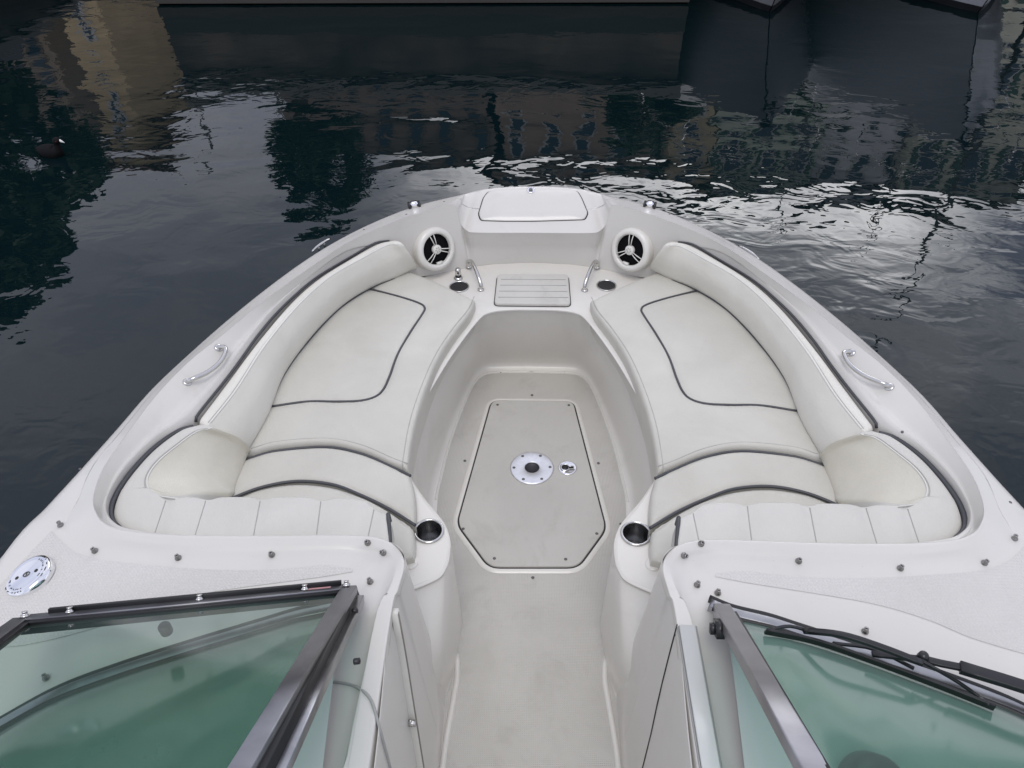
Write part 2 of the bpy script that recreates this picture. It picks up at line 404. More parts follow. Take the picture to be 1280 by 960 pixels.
# seat base under the cushions
sbase_o = [cols[k][4]*1 for k in range(2+NN, 19+NN)]
for p in sbase_o: p.z = .33
oo = resample(sbase_o, 40); ii = resample([t*1 for t in T[4:]]+[P(500,690,.33)], 40)
for p in ii: p.z = .33
sbm = gridmesh([oo, ii]); LN.add(*sbm); LN.add(*mir(sbm))
# cup holder ledge
ZL = .39
le = nz((508,585,ZL),(515,598,ZL),(530,621,ZL),(546,640,ZL),(557,655,ZL),(563,674,ZL),(562,694,ZL),(558,710,ZL),(547,724,ZL),(505,742,ZL))
li = nz((440,585,ZL),(440,600,ZL),(440,620,ZL),(440,640,ZL),(440,655,ZL),(440,674,ZL),(440,696,ZL),(450,712,ZL),(450,722,ZL),(455,738,ZL))
lb = [V((p.x+.012 if i > 3 else p.x+.004, p.y, 0)) for i, p in enumerate(le)]
lb[-1] = V((-.31, 1.0, 0)); lb[-2] = V((-.262, 1.06, 0)); lb[-3] = V((-.236, 1.13, 0))
cup_c = P(536, 664, ZL+.001)
ctr = lambda p, d: p+(V((cup_c.x-.05, cup_c.y, p.z))-p).normalized()*d
led = patch([lb, [a.lerp(b, .08) for a, b in zip(lb, le)], [V((a.x*.35+b.x*.65, a.y, ZL*.6)) for a, b in zip(lb, le)], [p+V((0,0,-.02)) for p in le],
             [ctr(p, .002)+V((0,0,-.006)) for p in le], [ctr(p, .012) for p in le]], 6, 4)
LN.add(*led); LN.add(*mir(led))
# ledge top with a real hole for the cup
rim = [ctr(p, .012) for p in spl(le, 55)]+list(reversed(spl(li, 55)))
nR = len(rim); ring = []
for p in rim:
    d = (p-cup_c); d.z = 0; d.normalize(); q = cup_c+d*.041; q.z = ZL; ring.append(q)
vs = [V((p.x, p.y, ZL)) for p in rim]+ring; fs = [(k, (k+1) % nR, nR+(k+1) % nR, nR+k) for k in range(nR)]
LN.add(vs, fs); LN.add(*mir((vs, fs)))
deck = DK.out('foredeck', GEL, boat)
bm_ = bmesh.new(); bm_.from_mesh(deck.data); bmesh.ops.remove_doubles(bm_, verts=bm_.verts, dist=2e-4); bm_.to_mesh(deck.data); bm_.free(); liner = LN.out('cockpit_liner', LINER, boat)
for o in (deck, liner):
    pass
bvh = BVHTree.FromPolygons([tuple(v) for v in DK.v+LN.v], [list(f) for f in DK.f]+[[i+len(DK.v) for i in f] for f in LN.f])
def hit(px, py, dflt=.66):
    loc, n, i, d = bvh.ray_cast(EYE, ray(px, py))
    if loc is None: return P(px, py, dflt), V((0,0,1))
    if n.dot(ray(px, py)) > 0: n = -n
    return loc, n

# hull outside
line = [p*1 for p in rows[0][:15+NN]]; line = resample(line, 60)
def hs(p, z, k): 
    t = min(max((3.15-p.y)/3.2, 0), 1); return V((p.x*(k+(1-k)*.25*t), 3.1-(3.1-p.y)*(1 if z > 0 else 1)-(1-k)*.5*(1-t)*2, z))
hr = [line, [p+V((-.004,0,-.03)) for p in line], [hs(p, .30, .93) for p in line], [hs(p, .0, .84) for p in line], [hs(p, -.32, .72) for p in line], [hs(p, -.6, .2) for p in line]]
hm = patch(hr, 1, 4); H = Acc(); H.add(*hm); H.add(*mir(hm)); H.out('hull', HULL, boat)
rl = [p+V((-.004, .0, .012)) for p in line]
rv = tube(rl, .016, 8); R_ = Acc(); R_.add(*rv); R_.add(*mir(rv)); R_.out('rub_rail', mat('rub_rail_vinyl', (.60,.60,.62), .35), boat)
ri = tube([p+V((-.019, .004, 0)) for p in rl], .005, 6); R_ = Acc(); R_.add(*ri); R_.add(*mir(ri)); R_.out('rub_rail_insert', STEEL, boat)

# sole
fl = Acc(); xs = [-.62+.0413*i for i in range(31)]; ys = [-.3+.09*i for i in range(34)]
fl.add(*gridmesh([[V((x, y, -.0005)) for x in xs] for y in ys])); sole = fl.out('sole', FLOORM, boat)
# raised smooth border along the walkway and the bow of the sole
for s in (-1, 1):
    a = Acc()
    fr = [inn(p, .022)+V((0,0,.001)) for p in F[:10]]
    a.add(*side(tube(curve(fr, 60), .004, 6), s))
    wk = [V((-.238, y, -.003)) for y in (-.3, .2, .6, .9)]+[V((-.224, 1.08, -.003)), V((-.219,1.14,-.004)), V((-.225,1.22,-.006))]
    a.add(*side(tube(curve(wk, 50), .009, 10), s)); a.out('sole_border', LINER, boat)

# ---- floor hatch
hp = [P(615,502,0), P(716,503,0), P(757,662,0), P(722,710,0), P(612,710,0), P(572,656,0)]
hp2 = roundpoly(inset(roundpoly(hp, .001, 1), -.0), .03)
hp2 = roundpoly(hp, .035, 6)
rimm = Acc()
o1 = [p+V((0,0,.0)) for p in inset(hp2, -.022)]; rgs = [(o1, 0), (inset(hp2, -.018), .003), (inset(hp2, -.009), .0055), (inset(hp2, -.006), .0045), (inset(hp2, -.005), .0006)]
vs = []; n = len(hp2)
for rg, z in rgs: vs += [V((p.x, p.y, z)) for p in rg]
rimm.add(vs, [(i*n+k, i*n+(k+1) % n, (i+1)*n+(k+1) % n, (i+1)*n+k) for i in range(len(rgs)-1) for k in range(n)]); rimm.out('hatch_surround', LINER, boat)
gv = [V((p.x, p.y, .0012)) for p in inset(hp2, -.0052)]; mesh('hatch_gasket', gv, [tuple(range(len(gv)))], BLACK, boat, False)
hv = slab(inset(hp2, .0005), .0085, .003, .0005); hatch = mesh('floor_hatch', *hv, HATCHM, boat)
ZH = .0085
SCR = None
def screw(name, c, nrm, r, parent, m=None):
    x, y, z = frame(nrm); a = Acc()
    a.add(*lathe([(r, 0), (r, r*.15), (r*.8, r*.4), (r*.35, r*.5), (r*.3, r*.2), (0.0001, r*.15)], c, nrm, 12))
    return a.out(name, m or SCREW, parent)
for p in ((622,506),(711,506.5),(579,661),(618,698),(707,699),(746,667)): screw('screw', P(*p, ZH), V((0,0,1)), .0055, hatch)
for p in ((626,465),(706,465.5),(665,494),(581,576),(748,579),(666,722),(776,655)): screw('screw', P(*p, .0005), V((0,0,1)), .0055, boat)
tc_ = P(665, 585.5, ZH)
pl = Acc(); pl.add(*lathe([(.083,0),(.083,.003),(.081,.0055),(.078,.0062),(.029,.0062),(.027,.005),(.0265,-.002)], tc_, V((0,0,1)), 64, capend=False))
plate = pl.out('table_mount', PLATE, hatch)
mesh('table_socket', *lathe([(.0268,.0045),(.025,.001),(.0001,.0004)], tc_, V((0,0,1)), 40), mat('socket_grey', (.05,.05,.055), .5, .6), hatch)
for k in range(6):
    a = rad(60*k+2); c = tc_+V((math.cos(a)*.068, math.sin(a)*.068, .0062)); mesh('screw', *lathe([(.0058,0),(.0056,.0006),(.003,.0008),(.0027,.0002),(.0001,.0002)], c, V((0,0,1)), 12), SCREW, hatch)
pc = P(709.5, 585.5, ZH)
ringa = Acc(); ringa.add(*lathe([(.036,0),(.036,.003),(.033,.0048),(.029,.0048),(.027,.0035),(.0001,.0035)], pc, V((0,0,1)), 40)); ringa.out('pull_latch', CHROME, hatch)
lk = Acc(); lk.add(*lathe([(.0125,0),(.0125,.0008),(.0001,.0008)], pc+V((-.009,.001,.0045)), V((0,0,1)), 20)); lk.add(*abox(pc.x+.004, pc.x+.022, pc.y-.005, pc.y+.005, pc.z+.0042, pc.z+.0052)); lk.out('latch_recess', BLACK, hatch)
th = [pc+V((math.cos(rad(a))*.0155-.009, math.sin(rad(a))*.0155, .0058)) for a in range(25, 336, 12)]
th = [pc+V((.024,.0065,.0058))]+th+[pc+V((.024,-.0065,.0058))]; mesh('latch_ring', *tube(th, .0022, 8), CHROME, hatch)

# ---- anchor locker hatch on the nose
def nosehit(px, py): return hit(px, py, .6)
ap = [(598,268),(601,276),(632,277),(666,277),(700,276),(731,275),(735,267),(727,248),(722,239.5),(700,238),(663,237),(632,238),(610,240),(604,248)]
for nm, k, off, mm in (('locker_gasket', 1.012, .0015, BLACK), ('anchor_locker_hatch', .992, .004, GEL)):
    cen = (666, 258); out = []
    for (x, y) in ap: p, nn = nosehit(cen[0]+(x-cen[0])*k, cen[1]+(y-cen[1])*k); out.append(p)
    out = roundpoly(out, .012, 3); cp, cn = nosehit(*cen)
    top = [p+cn*off for p in out]; cc = sum(top, V((0,0,0)))/len(top)
    rings = [[p-cn*.004 for p in out], top, [p.lerp(cc, .03)+cn*.002 for p in top], [p.lerp(cc, .5)+cn*.0025 for p in top]]
    n = len(top); vs = [p for r in rings for p in r]+[cc+cn*.0025]
    fs = [(i*n+k2, i*n+(k2+1) % n, (i+1)*n+(k2+1) % n, (i+1)*n+k2) for i in range(3) for k2 in range(n)]+[(3*n+k2, 3*n+(k2+1) % n, 4*n) for k2 in range(n)]
    ob = mesh(nm, vs, fs, mm, boat)
    if nm != 'locker_gasket': lock = ob; lockn = cn
p, nn = nosehit(663.5, 239.5)
mesh('latch', *lathe([(.018,0),(.018,.008),(.015,.010),(.012,.0085),(.0001,.0085)], p+nn*.002, nn, 24), CHROME, lock)
mesh('latch_knob', *lathe([(.008,.008),(.007,.012),(.0001,.013)], p+nn*.002, nn, 14), SCREW, lock)

# ---- bow step pad with slats
spad = roundpoly([P(622,346,ZSH), P(710,346,ZSH), P(713,383.5,ZSH), P(618,382.5,ZSH)], .02, 5)
gv = [p+V((0,0,.0015)) for p in inset(spad, -.004)]; mesh('step_gasket', gv, [tuple(range(len(gv)))], BLACK, boat, False)
step = mesh('bow_step', *slab(spad, .014, .005, .001), STEPNS, boat)
xl, xr, y0, y1 = spad[0].x, spad[6*2].x, min(p.y for p in spad), max(p.y for p in spad)
st = Acc()
for k in range(1, 5):
    y = y0+(y1-y0)*k/5; w0_ = .131+.012*(1-k/5); c0x = (P(622,360,ZSH).x+P(711,360,ZSH).x)/2; st.add(*abox(c0x-w0_, c0x+w0_, y-.0018, y+.0018, ZSH+.012, ZSH+.0146))
st.out('groove', SEAMD, step)

# ---- cup holders
def cupholder(c, r, nrm=V((0,0,1)), rimmat=STEEL, depth=.09):
    a = Acc(); a.add(*lathe([(r+.006,.0005),(r+.006,.003),(r+.003,.0055),(r-.001,.0045),(r-.002,.001)], c, nrm, 40, capend=False)); o = a.out('cup_holder', rimmat, boat)
    b = Acc(); b.add(*lathe([(r-.001,.003),(r-.003,-.03),(r-.0035,-.06),(r-.009,-.064),(r-.010,-depth+.01),(r-.014,-depth),(r*.45,-depth),(r*.42,-depth-.004),(.0001,-depth-.004)], c, nrm, 40)); b.out('cup_liner', CUPIN, o)
    return o
cupholder(cup_c, .0385); cupholder(mx(cup_c), .0385)
DARKCUP = mat('dark_cup', (.02,.02,.02), .4, .3)
for c in (P(574,358.5,ZSH+.001), P(758,357,ZSH+.001)):
    a = Acc(); a.add(*lathe([(.041,.0),(.041,.003),(.038,.004),(.036,.001)], c, V((0,0,1)), 36, capend=False)); o = a.out('cup_holder', STEEL, boat)
    b = Acc(); b.add(*lathe([(.0365,.0015),(.034,.0006),(.0001,.0004)], c, V((0,0,1)), 36)); b.out('cup_liner', DARKCUP, o)
# freshwater push fitting
c = P(573, 348, ZSH); a = Acc(); a.add(*lathe([(.019,0),(.019,.004),(.015,.008),(.011,.010)], c, V((0,0,1)), 24)); o = a.out('shower_tap', STEEL, boat)
a = Acc(); a.add(*lathe([(.010,.010),(.010,.018),(.012,.020),(.012,.042),(.010,.048),(.0001,.049)], c, V((0,0,1)), 20)); a.out('tap_stem', STEEL, o)
mesh('seal_ring', *lathe([(.0125,.0092),(.0125,.0165),(.0001,.0165)], c, V((0,0,1)), 20), BLACK, o)

# ---- speakers
CONE = mat('speaker_cone_black', (.003,.003,.004), .8, spec=.15)
def speaker(s):
    c = sp(P(543, 311, .497), s); nr = V((-.62*s, -.76, .30)).normalized(); c = c+nr*.017
    ref = V((1,0,0)) if True else None
    x, y, z = frame(nr, V((.76*1, -.62*s, 0)))
    o = mesh('speaker', *lathe([(.090,-.05),(.090,-.008),(.087,.004),(.078,.010),(.068,.010),(.064,.006),(.062,-.004)], c, nr, 56, V((.76,-.62*s,0)), False), LINER, boat)
    mesh('speaker_cone', *lathe([(.0635,-.012),(.062,-.006),(.030,-.011),(.0001,-.010)], c, nr, 40, V((.76,-.62*s,0))), CONE, o)
    g = Acc(); g.add(*lathe([(.0195,-.006),(.0195,.007),(.0165,.010),(.0001,.010)], c, nr, 28, V((.76,-.62*s,0))))
    for base in (98, 218, 338):
        for dd in (-8, 8):
            a0 = rad(base+dd*1.7); a1 = rad(base+dd)
            p0 = c+(x*math.cos(a0)+y*math.sin(a0))*.017+z*.006; p1 = c+(x*math.cos(a1)+y*math.sin(a1))*.066+z*.004
            g.add(*tube([p0, p0.lerp(p1, .5)+z*.003, p1], .0021, 6))
    g.add(*box(c+(x*math.cos(rad(268))+y*math.sin(rad(268)))*.059+z*.002, x, y, z, .026, .014, .010))
    g.out('grille', LINER, o)
    mk = Acc()
    for k in range(6):
        a0 = rad(60*k); mk.add(*box(c+(x*math.cos(a0)+y*math.sin(a0))*.0085+z*.0102, x*math.cos(a0)+y*math.sin(a0), y*math.cos(a0)-x*math.sin(a0), z, .006, .003, .001))
    mk.out('badge', SEAMD, o)
speaker(-1); speaker(1)

# ---- tubes: grab handles on the shelf and on the coaming
def grab(pts, r, parent=boat, nm='grab_handle'):
    o = mesh(nm, *tube(curve(pts, 36), r, 12), STEEL, parent); return o
def base(o, c, nr, r): r *= .8; mesh('handle_base', *lathe([(r,0),(r,.003),(r*.8,.005),(r*.5,.006)], c, nr, 20), STEEL, o)
for s in (-1, 1):
    q0 = sp(P(586,333,ZSH+.006), s)+V((0,-.002,0)); q1 = sp(P(601,362,ZSH+.002), s)
    up = V((0,0,1)); pts = [q0+up*0, q0+V((-.008*s*0,-.004,.028)), q0.lerp(q1, .3)+up*.056, q0.lerp(q1, .72)+up*.05, q1+V((0,.004,.024)), q1]
    o = grab(pts, .0078); base(o, q0, V((0,0,1)), .017); base(o, q1, V((0,0,1)), .017)
for e0, e1 in (((273,435),(234,478)), ((1064,441),(1112,484))):
    a, na = hit(*e0); b, nb = hit(*e1); nn = (na+nb).normalized(); mid_ = V((0, 1.7, a.z+.05)); inb = (mid_-(a+b)/2); inb.z = 0; inb = (inb-nn*inb.dot(nn)).normalized()
    pts = [a, a+nn*.014+inb*.008, a+(b-a)*.05+nn*.026+inb*.022, a+(b-a)*.25+nn*.032+inb*.034, a+(b-a)*.5+nn*.034+inb*.038, a+(b-a)*.75+nn*.032+inb*.030, a+(b-a)*.95+nn*.024+inb*.012, b+nn*.012+inb*.003, b]
    o = grab(pts, .0072); base(o, a, na, .017); base(o, b, nb, .017)

# ---- cushions
def lift(pts, dz): return [p+V((0,0,dz)) for p in pts]
def toward(p, d): q = V((0, 1.75, p.z))-p; q.z = 0; return q.normalized()*d
main_T = nz((500,334,ZS),(518,340,ZS),(552,354,ZS),(594,374,ZS))
main_R = nz((594,374,ZS),(587,390,ZS),(570,412,ZS),(550,443,ZS),(534,480,ZS),(519,528,ZS),(509,585,ZS))
main_B = nz((296,571,ZS),(312,566,ZS),(345,557,ZS),(406,553,ZS),(450,561,ZS),(490,578,ZS),(509,585,ZS))
main_L = nz((500,334,ZS),(462,345,ZS),(408,384,ZS),(352,444,ZS),(312,515,ZS),(296,571,ZS))
thr_T = nz((290,576,ZS),(312,571,ZS),(345,562,ZS),(406,557,ZS),(450,565,ZS),(490,582,ZS),(513,593,ZS))
thr_R = nz((513,593,ZS),(518,612,ZS),(520,634,ZS),(519,655,ZS))
thr_B = nz((270,632,ZS),(288,622,ZS),(328,607,ZS),(371,600,ZS),(415,604,ZS),(450,617,ZS),(485,634,ZS),(519,655,ZS))
thr_L = nz((290,576,ZS),(278,604,ZS),(270,632,ZS))
low_T = nz((270,634,ZS),(288,625,ZS),(328,610,ZS),(371,603,ZS),(415,607,ZS),(450,620,ZS),(485,637,ZS),(517,660,ZS))
low_R = nz((517,660,ZS),(519,675,ZS),(517,694,ZS)); low_L = nz((270,634,ZS),(262,680,ZS),(262,700,ZS)); low_B = nz((262,700,ZS),(340,710,ZS),(440,710,ZS),(517,694,ZS))
ins = [(462,361),(500,371),(524,379),(531,385),(527,394),(513,415),(497,443),(487,470),(479,487),(469,496),(450,501),(420,502),(384,502),(340,508)]
def onz(pts, z): return [P(x, y, z) for x, y in pts]
# backrest sections
Cb = [(489,302),(470,307),(443,322),(397,351),(363,381),(322,429),(284,479),(251,523)]
Gb = [(486,301),(468,304),(438,321),(395,347),(365,372),(341,396),(319,423),(300,450),(279,478),(247,518),(244,527)]
Eb = [(498,306),(484,307),(455,322),(412,347),(372,383),(331,433),(296,487),(263,529)]
Db = [(516,338),(494,348),(463,361),(427,384),(390,421),(355,469),(335,519),(311,561)]
def section(c, e, d, bulge=.018):
    t = toward(e, 1.0); top = c.lerp(e, .5)+V((0,0,.007)); face = e.lerp(d, .5)+t*bulge+V((0,0,bulge*.5))
    low = d+V((0,0,-.016))-t*.035; back = V((c.x, c.y, d.z-.03))
    return [c+V((0,0,-.006)), top, e.lerp(c, .12)+V((0,0,.003)), e, e.lerp(d, .10)+t*bulge*.35, face, d+t*.004+V((0,0,.008)), low, back, c.lerp(back, .5)]
zC, zE = .592, .590
bs = []; 
for c, e, d in zip(Cb, Eb, Db): bs.append(section(P(*c, zC), P(*e, zE), P(*d, ZS+.002)))
backL = tubeloft(bs, 5, 50, .022)
C2 = [(245,533),(222,541),(189,566),(159,601),(144,628),(143,648),(158,664),(195,674),(245,678),(320,680),(400,680),(450,680),(482,684)]
E2 = [(263,536),(246,540),(222,557),(199,576),(186,594),(185,609),(195,619),(222,624),(285,624),(345,624),(405,625),(452,628),(480,643)]
D2 = [(310,568),(307,573),(303,581),(298,592),(294,602),(291,612),(289,621)]
zC2, zE2 = .60, .605
cs = []
for i, (c, e) in enumerate(zip(C2, E2)):
    z = zE2 if i < 7 else .61
    cp, ep = P(*c, zC2), P(*e, z)
    if i < 7: dp = P(*D2[i], ZS+.002)
    else:
        w = min((i-6)/2, 1); dp = ep+V((0, .03, -.17)) if w >= 1 else (P(*D2[6], ZS)*(1-w)+(ep+V((0,.03,-.17)))*w)
    if i == 12: dp = ep+V((-.005,.01,-.17))
    cs.append(section(cp, ep, dp, .02 if i < 7 else .012))
cornL = tubeloft(cs, 12, 50, .012)
CHS = [(207,626,193,668),(257,626,243,672),(325,627,316,674),(401,627,395,674),(468,634,459,676)]
CHW = [(P(a, b, .62), P(c, d, .61)) for a, b, c, d in CHS]
for v in cornL[0]:
    if v.z < .5 or v.y > CHW[0][0].y+.05: continue
    x0_, x1_ = CHW[0][0].x-.16, CHW[-1][0].x+.06
    if not x0_ < v.x < x1_: continue
    dm = min(abs(v.x-(a.x+(b.x-a.x)*(a.y-v.y)/(a.y-b.y))) for a, b in CHW)
    k_ = 1-math.exp(-(dm/.022)**2); fade = min(max((v.x-x0_)/.08, 0), 1)
    v.z += (.007*k_-.003)*fade; v.y += .004*k_*fade if v.y > CHW[2][0].y-.02 else 0

MAINC = cushion(main_T, main_B, main_L, main_R, .018, .10, n=120, crease=curve(onz(ins, ZS), 90))
for s in (-1, 1):
    S_ = lambda pts: [sp(p, s) for p in pts]
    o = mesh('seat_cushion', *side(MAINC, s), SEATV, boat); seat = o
    top = onz(ins, ZS+.0012); mesh('piping', *tube(S_(curve(top, 90)), .0042, 8), PIPE, seat)
    mesh('seam_line', *tube(S_(lift([p+toward(p, -.018) for p in curve(main_R, 60)], .0008)), .0015, 6), SEAMG, seat)
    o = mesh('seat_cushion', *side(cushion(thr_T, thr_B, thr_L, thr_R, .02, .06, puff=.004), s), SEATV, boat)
    mesh('piping', *tube(S_(lift(curve(thr_T, 80), -.007)), .0048, 8), PIPE, o)
    mesh('piping', *tube(S_(lift(curve(thr_B, 80), -.006)), .0048, 8), PIPE, o)
    mesh('seam_line', *tube(S_(lift([p+V((0,.018,0)) for p in curve(main_B[1:], 60)], .0005)), .0014, 6), SEAMG, seat)
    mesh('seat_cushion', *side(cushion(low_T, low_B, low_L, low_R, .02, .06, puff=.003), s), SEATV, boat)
    b = mesh('backrest_cushion', *side(backL, s), VIN, boat)
    seamE = [x[3]+V((0,0,.0016)) for x in bs]
    mesh('seam_line', *tube(S_(curve(seamE, 90)), .0019, 6), SEAM, b)
    mesh('seam_line', *tube(S_([p+V((0,0,.0016))-toward(p, .0055) for p in curve(seamE, 90)]), .0014, 6), SEAMG, b)  # grey tube stands in for the thin shadow beside the seam
    gas = []
    for q in resample(spl([V((x, y, 0)) for x, y in Gb], 80), 60):
        hh_ = hit(q.x, q.y); gas.append(hh_[0]+hh_[1]*.0025)
    mesh('gasket', *tube(S_(gas), .0044, 8), PIPE, b)
    mesh('contact_shadow', *tube(S_(lift(curve([P(*c, ZS+.007)-toward(P(*c, ZS), .001) for c in Db[1:7]], 60), 0)), [.0008+.0028*math.sin(math.pi*i/59) for i in range(60)], 6), PIPE, b)  # dark tube standing in for the shaded gap where backrest meets seat
    cb = mesh('corner_backrest', *side(cornL, s), CREAM, boat)
    # top band of the corner cushion is cleaner vinyl: second material slot on its own faces
    cb.data.materials.append(BOLS)
    nsec = 50
    for pgn in cb.data.polygons:
        k = min(v % nsec for v in pgn.vertices)
        i = min(v // nsec for v in pgn.vertices)
        if k < 15 or k >= 40 or i > 79: pgn.material_index = 1
    seamE = [x[3]+V((0,0,.0016)) for x in cs[:8]]
    mesh('seam_line', *tube(S_(curve(seamE, 90)), .0019, 6), SEAM, cb)
    mesh('seam_line', *tube(S_([p+V((0,0,.0016))-toward(p, .0055) for p in curve(seamE, 90)]), .0014, 6), SEAMG, cb)  # painted shadow line along the corner cushion's seam
    gas = [P(*c, zC2-.004)-toward(P(*c, zC2), .006) for c in C2[:7]]
    mesh('gasket', *tube(S_(curve(gas, 90)), .0075, 8), PIPE, cb)
    # the seam at the inboard end and the channels across the roll
    tb = BVHTree.FromPolygons([tuple(v) for v in cornL[0]], [list(f) for f in cornL[1]])
    def ch(x0, y0, x1, y1, n=14):
        out = []
        for i in range(n):
            t = i/(n-1); loc, nr, ii_, d = tb.ray_cast(EYE, ray(x0+(x1-x0)*t, y0+(y1-y0)*t))
            if loc: out.append(loc-ray(x0, y0)*.0002)
        return out
    for q in CHS:
        pp = ch(*q)
        if len(pp) > 4: mesh('channel_seam', *tube(S_(pp), .0013, 6), SEAMD, cb)
    eg = [x+V((.012,.0,.0)) for x in (cs[-1][3], cs[-1][1], cs[-1][0])]
    eg = [cs[-1][4]+V((.008,.004,-.02)), cs[-1][3]+V((.010,.002,-.002)), cs[-1][1]+V((.012,0,-.002)), cs[-1][0]+V((.011,-.002,-.01))]
    mesh('gasket', *tube(S_(curve(eg, 30)), .0055, 8), PIPE, cb)

# ---- deck nonskid panels
upx = [(64,664),(90,688),(125,700),(180,706),(240,711),(300,713),(360,711),(405,707),(440,711)]
lox = [(-70,800),(20,808),(120,785),(180,762),(240,745),(300,735),(360,727),(405,721),(441,715)]
def nspanel(up_, lo_, s):
    A = [hit(*p)[0] for p in up_]; Bq = [hit(*p)[0] for p in lo_]
    A = curve(A, 50); Bq = curve(Bq, 50); g = []
    for i in range(14):
        row = []
        for a, b in zip(A, Bq):
            p = a.lerp(b, i/13); loc, n_, ii_, d = bvh.ray_cast(p+V((0,0,.2)), V((0,0,-1)))
            row.append(sp((loc if loc else p)+V((0,0,.0012)), s))
        g.append(row)
    vf = gridmesh(g); return vf
for s in (-1, 1): 
    vf = nspanel(upx, lox, s); mesh('nonskid_panel', *vf, DECKNS, boat)

# ---- snap fasteners
SNAPM = mat('snap_metal', (.30,.29,.28), .3, 1)
def snap(px, py, r=.0075):
    c, nr = hit(px, py); a = Acc(); a.add(*lathe([(r,0),(r,.002),(r*.72,.0035),(r*.55,.008),(r*.66,.0095),(r*.66,.012),(r*.4,.013),(r*.35,.010),(.0001,.010)], c+nr*.0015, nr, 16)); o = a.out('snap_fastener', SNAPM, boat); mesh('socket', *lathe([(r*.38,.0108),(.0001,.0109)], c+nr*.0015, nr, 12), BLACK, o)
for p in ((76,657),(119,689),(223,698),(340,694),(460,679),(480,691),(463,728),(58,848),
          (1268,674),(1230,704),(1125,711),(998,702),(876,680),(854,694),(871,732),(897,742),(1081,790)): snap(*p)
for p in ((100,586),(1128,540),(1263,628),(508,268),(555,252),(455,287),(905,297),(837,268)):
    c, nr = hit(*p)
    if c.z > .5 and abs(c.x) < 1.3: mesh('screw', *lathe([(.004,0),(.004,.001),(.002,.0022),(.0001,.0023)], c, nr, 10), SCREW, boat)
# little drain tabs on the console wall
for s in (-1, 1):
    c, nr = hit(512, 704)
    c = V((-.262, 1.13, .47))

# ---- deck filler cap with raised lettering
c, nr = hit(37, 721, .65); nr = (nr+V((-.25,-.02,0))).normalized()
cap = mesh('deck_filler_cap', *lathe([(.056,-.012),(.056,.003),(.053,.008),(.046,.010),(.036,.0085),(.0001,.0085)], c+nr*.002, nr, 56), CHROME, boat)
x, y, z = frame(nr, V((1,.25,0)))
def ringtext(txt, a0, step_, r, parent):
    for i, ch_ in enumerate(txt):
        cu = bpy.data.curves.new('t', 'FONT'); cu.body = ch_; cu.size = .0165; cu.extrude = .0003; cu.offset = .0004; cu.align_x = 'CENTER'; cu.align_y = 'CENTER'
        t = bpy.data.objects.new('t', cu); C.objects.link(t); bpy.context.view_layer.update()
        me = bpy.data.meshes.new_from_object(t.evaluated_get(bpy.context.evaluated_depsgraph_get())); bpy.data.objects.remove(t)
        a = a0+step_*i; d = x*math.cos(a)+y*math.sin(a); tg = V(z.cross(d)); upv = d if step_ < 0 else -d; rt_ = upv.cross(z)
        o_ = c+nr*.0112+d*r
        for v in me.vertices: v.co = o_+rt_*v.co.x+upv*v.co.y+z*v.co.z
        link('letter', me, BLACKP, parent)
ringtext('WASTE', rad(50), rad(-19), .044, cap)
ringtext('WASTE', rad(262), rad(-19), .044, cap)
for d in (-.024, .024): mesh('key_hole', *lathe([(.0045,0),(.0045,.0006),(.0001,.0006)], c+nr*.0106+x*d, nr, 14), BLACK, cap)
a = Acc(); a.add(*tube([c+nr*.0112+x*math.cos(t*.5)*.008+y*math.sin(t*.5)*.006 for t in range(13)], .0012, 6)); a.add(*tube([c+nr*.0112-y*.004, c+nr*.0112+y*.004], .0012, 6)); a.out('badge', SCREW, cap)

# ---- fittings along the bow rail
for px, py in ((518,259),(812,259)):
    c, nr = hit(px, py); x, y, z = frame(V((0,0,1)), V((1,-.3 if px > 600 else .3,0)))
    a = Acc(); a.add(*beam([c-y*.012+z*.012, c+y*.012+z*.012], .034, .026, bev=.45)); o = a.out('deck_fitting', CHROME, boat)
    for d in (-1, 1): mesh('fitting_cheek', *box(c+x*.021*d+z*.009, x, y, z, .008, .03, .022), BLACKP, o)
for e0, e1 in (((391,319),(414,303)), ((922,312),(948,329))):
    a_ = P(*e0, .565); b_ = P(*e1, .565); d = (b_-a_)
    pts = [a_+V((0,0,.016)), a_+d*.25+V((0,0,.021)), a_+d*.75+V((0,0,.021)), b_+V((0,0,.016))]
    o = mesh('mooring_cleat', *tube(curve(pts, 14), [.003+.003*math.sin(math.pi*i/13) for i in range(14)], 10), STEEL, boat)
    for t in (.35, .65): mesh('cleat_post', *tube([a_+d*t, a_+d*t+V((0,0,.02))], .004, 8), STEEL, o)

# ---- windshield
ZB = .69
rail = onz([(886,756),(915,768),(960,779),(1000,792),(1100,825),(1200,860),(1280,893),(1370,945)], ZB)
rail = curve(rail, 50)
def rake(p, t): return p+V((-(p.x-.40)*.10*t*1.0, -.60*t, .44*t))
def windshield(s):
    f = lambda p: p if s > 0 else mx(p)
    gl = gridmesh([[f(rake(p, t)+V((0,0,.004))) for p in rail] for t in [i/8 for i in range(9)]])
    g = mesh('windshield_glass', *gl, GREEN, boat)
    lowp = [f(p+V((0,-.004,.006))) for p in rail]; o = mesh('windshield_frame', *beam(lowp, .022, .022), ALU, boat)
    mesh('top_rail', *beam([f(rake(p, 1.0)) for p in rail], .026, .026), ALU, o)
    a = Acc(); a.add(*beam([f(p+V((.002,.013,.004))) for p in rail], .010, .018)); a.add(*tube([f(rake(p, .035)+V((0,-.002,.006))) for p in rail], .0055, 6)); a.out('rubber_seal', BLACK, o)
    return o
wsR = windshield(1); wsL = windshield(-1)
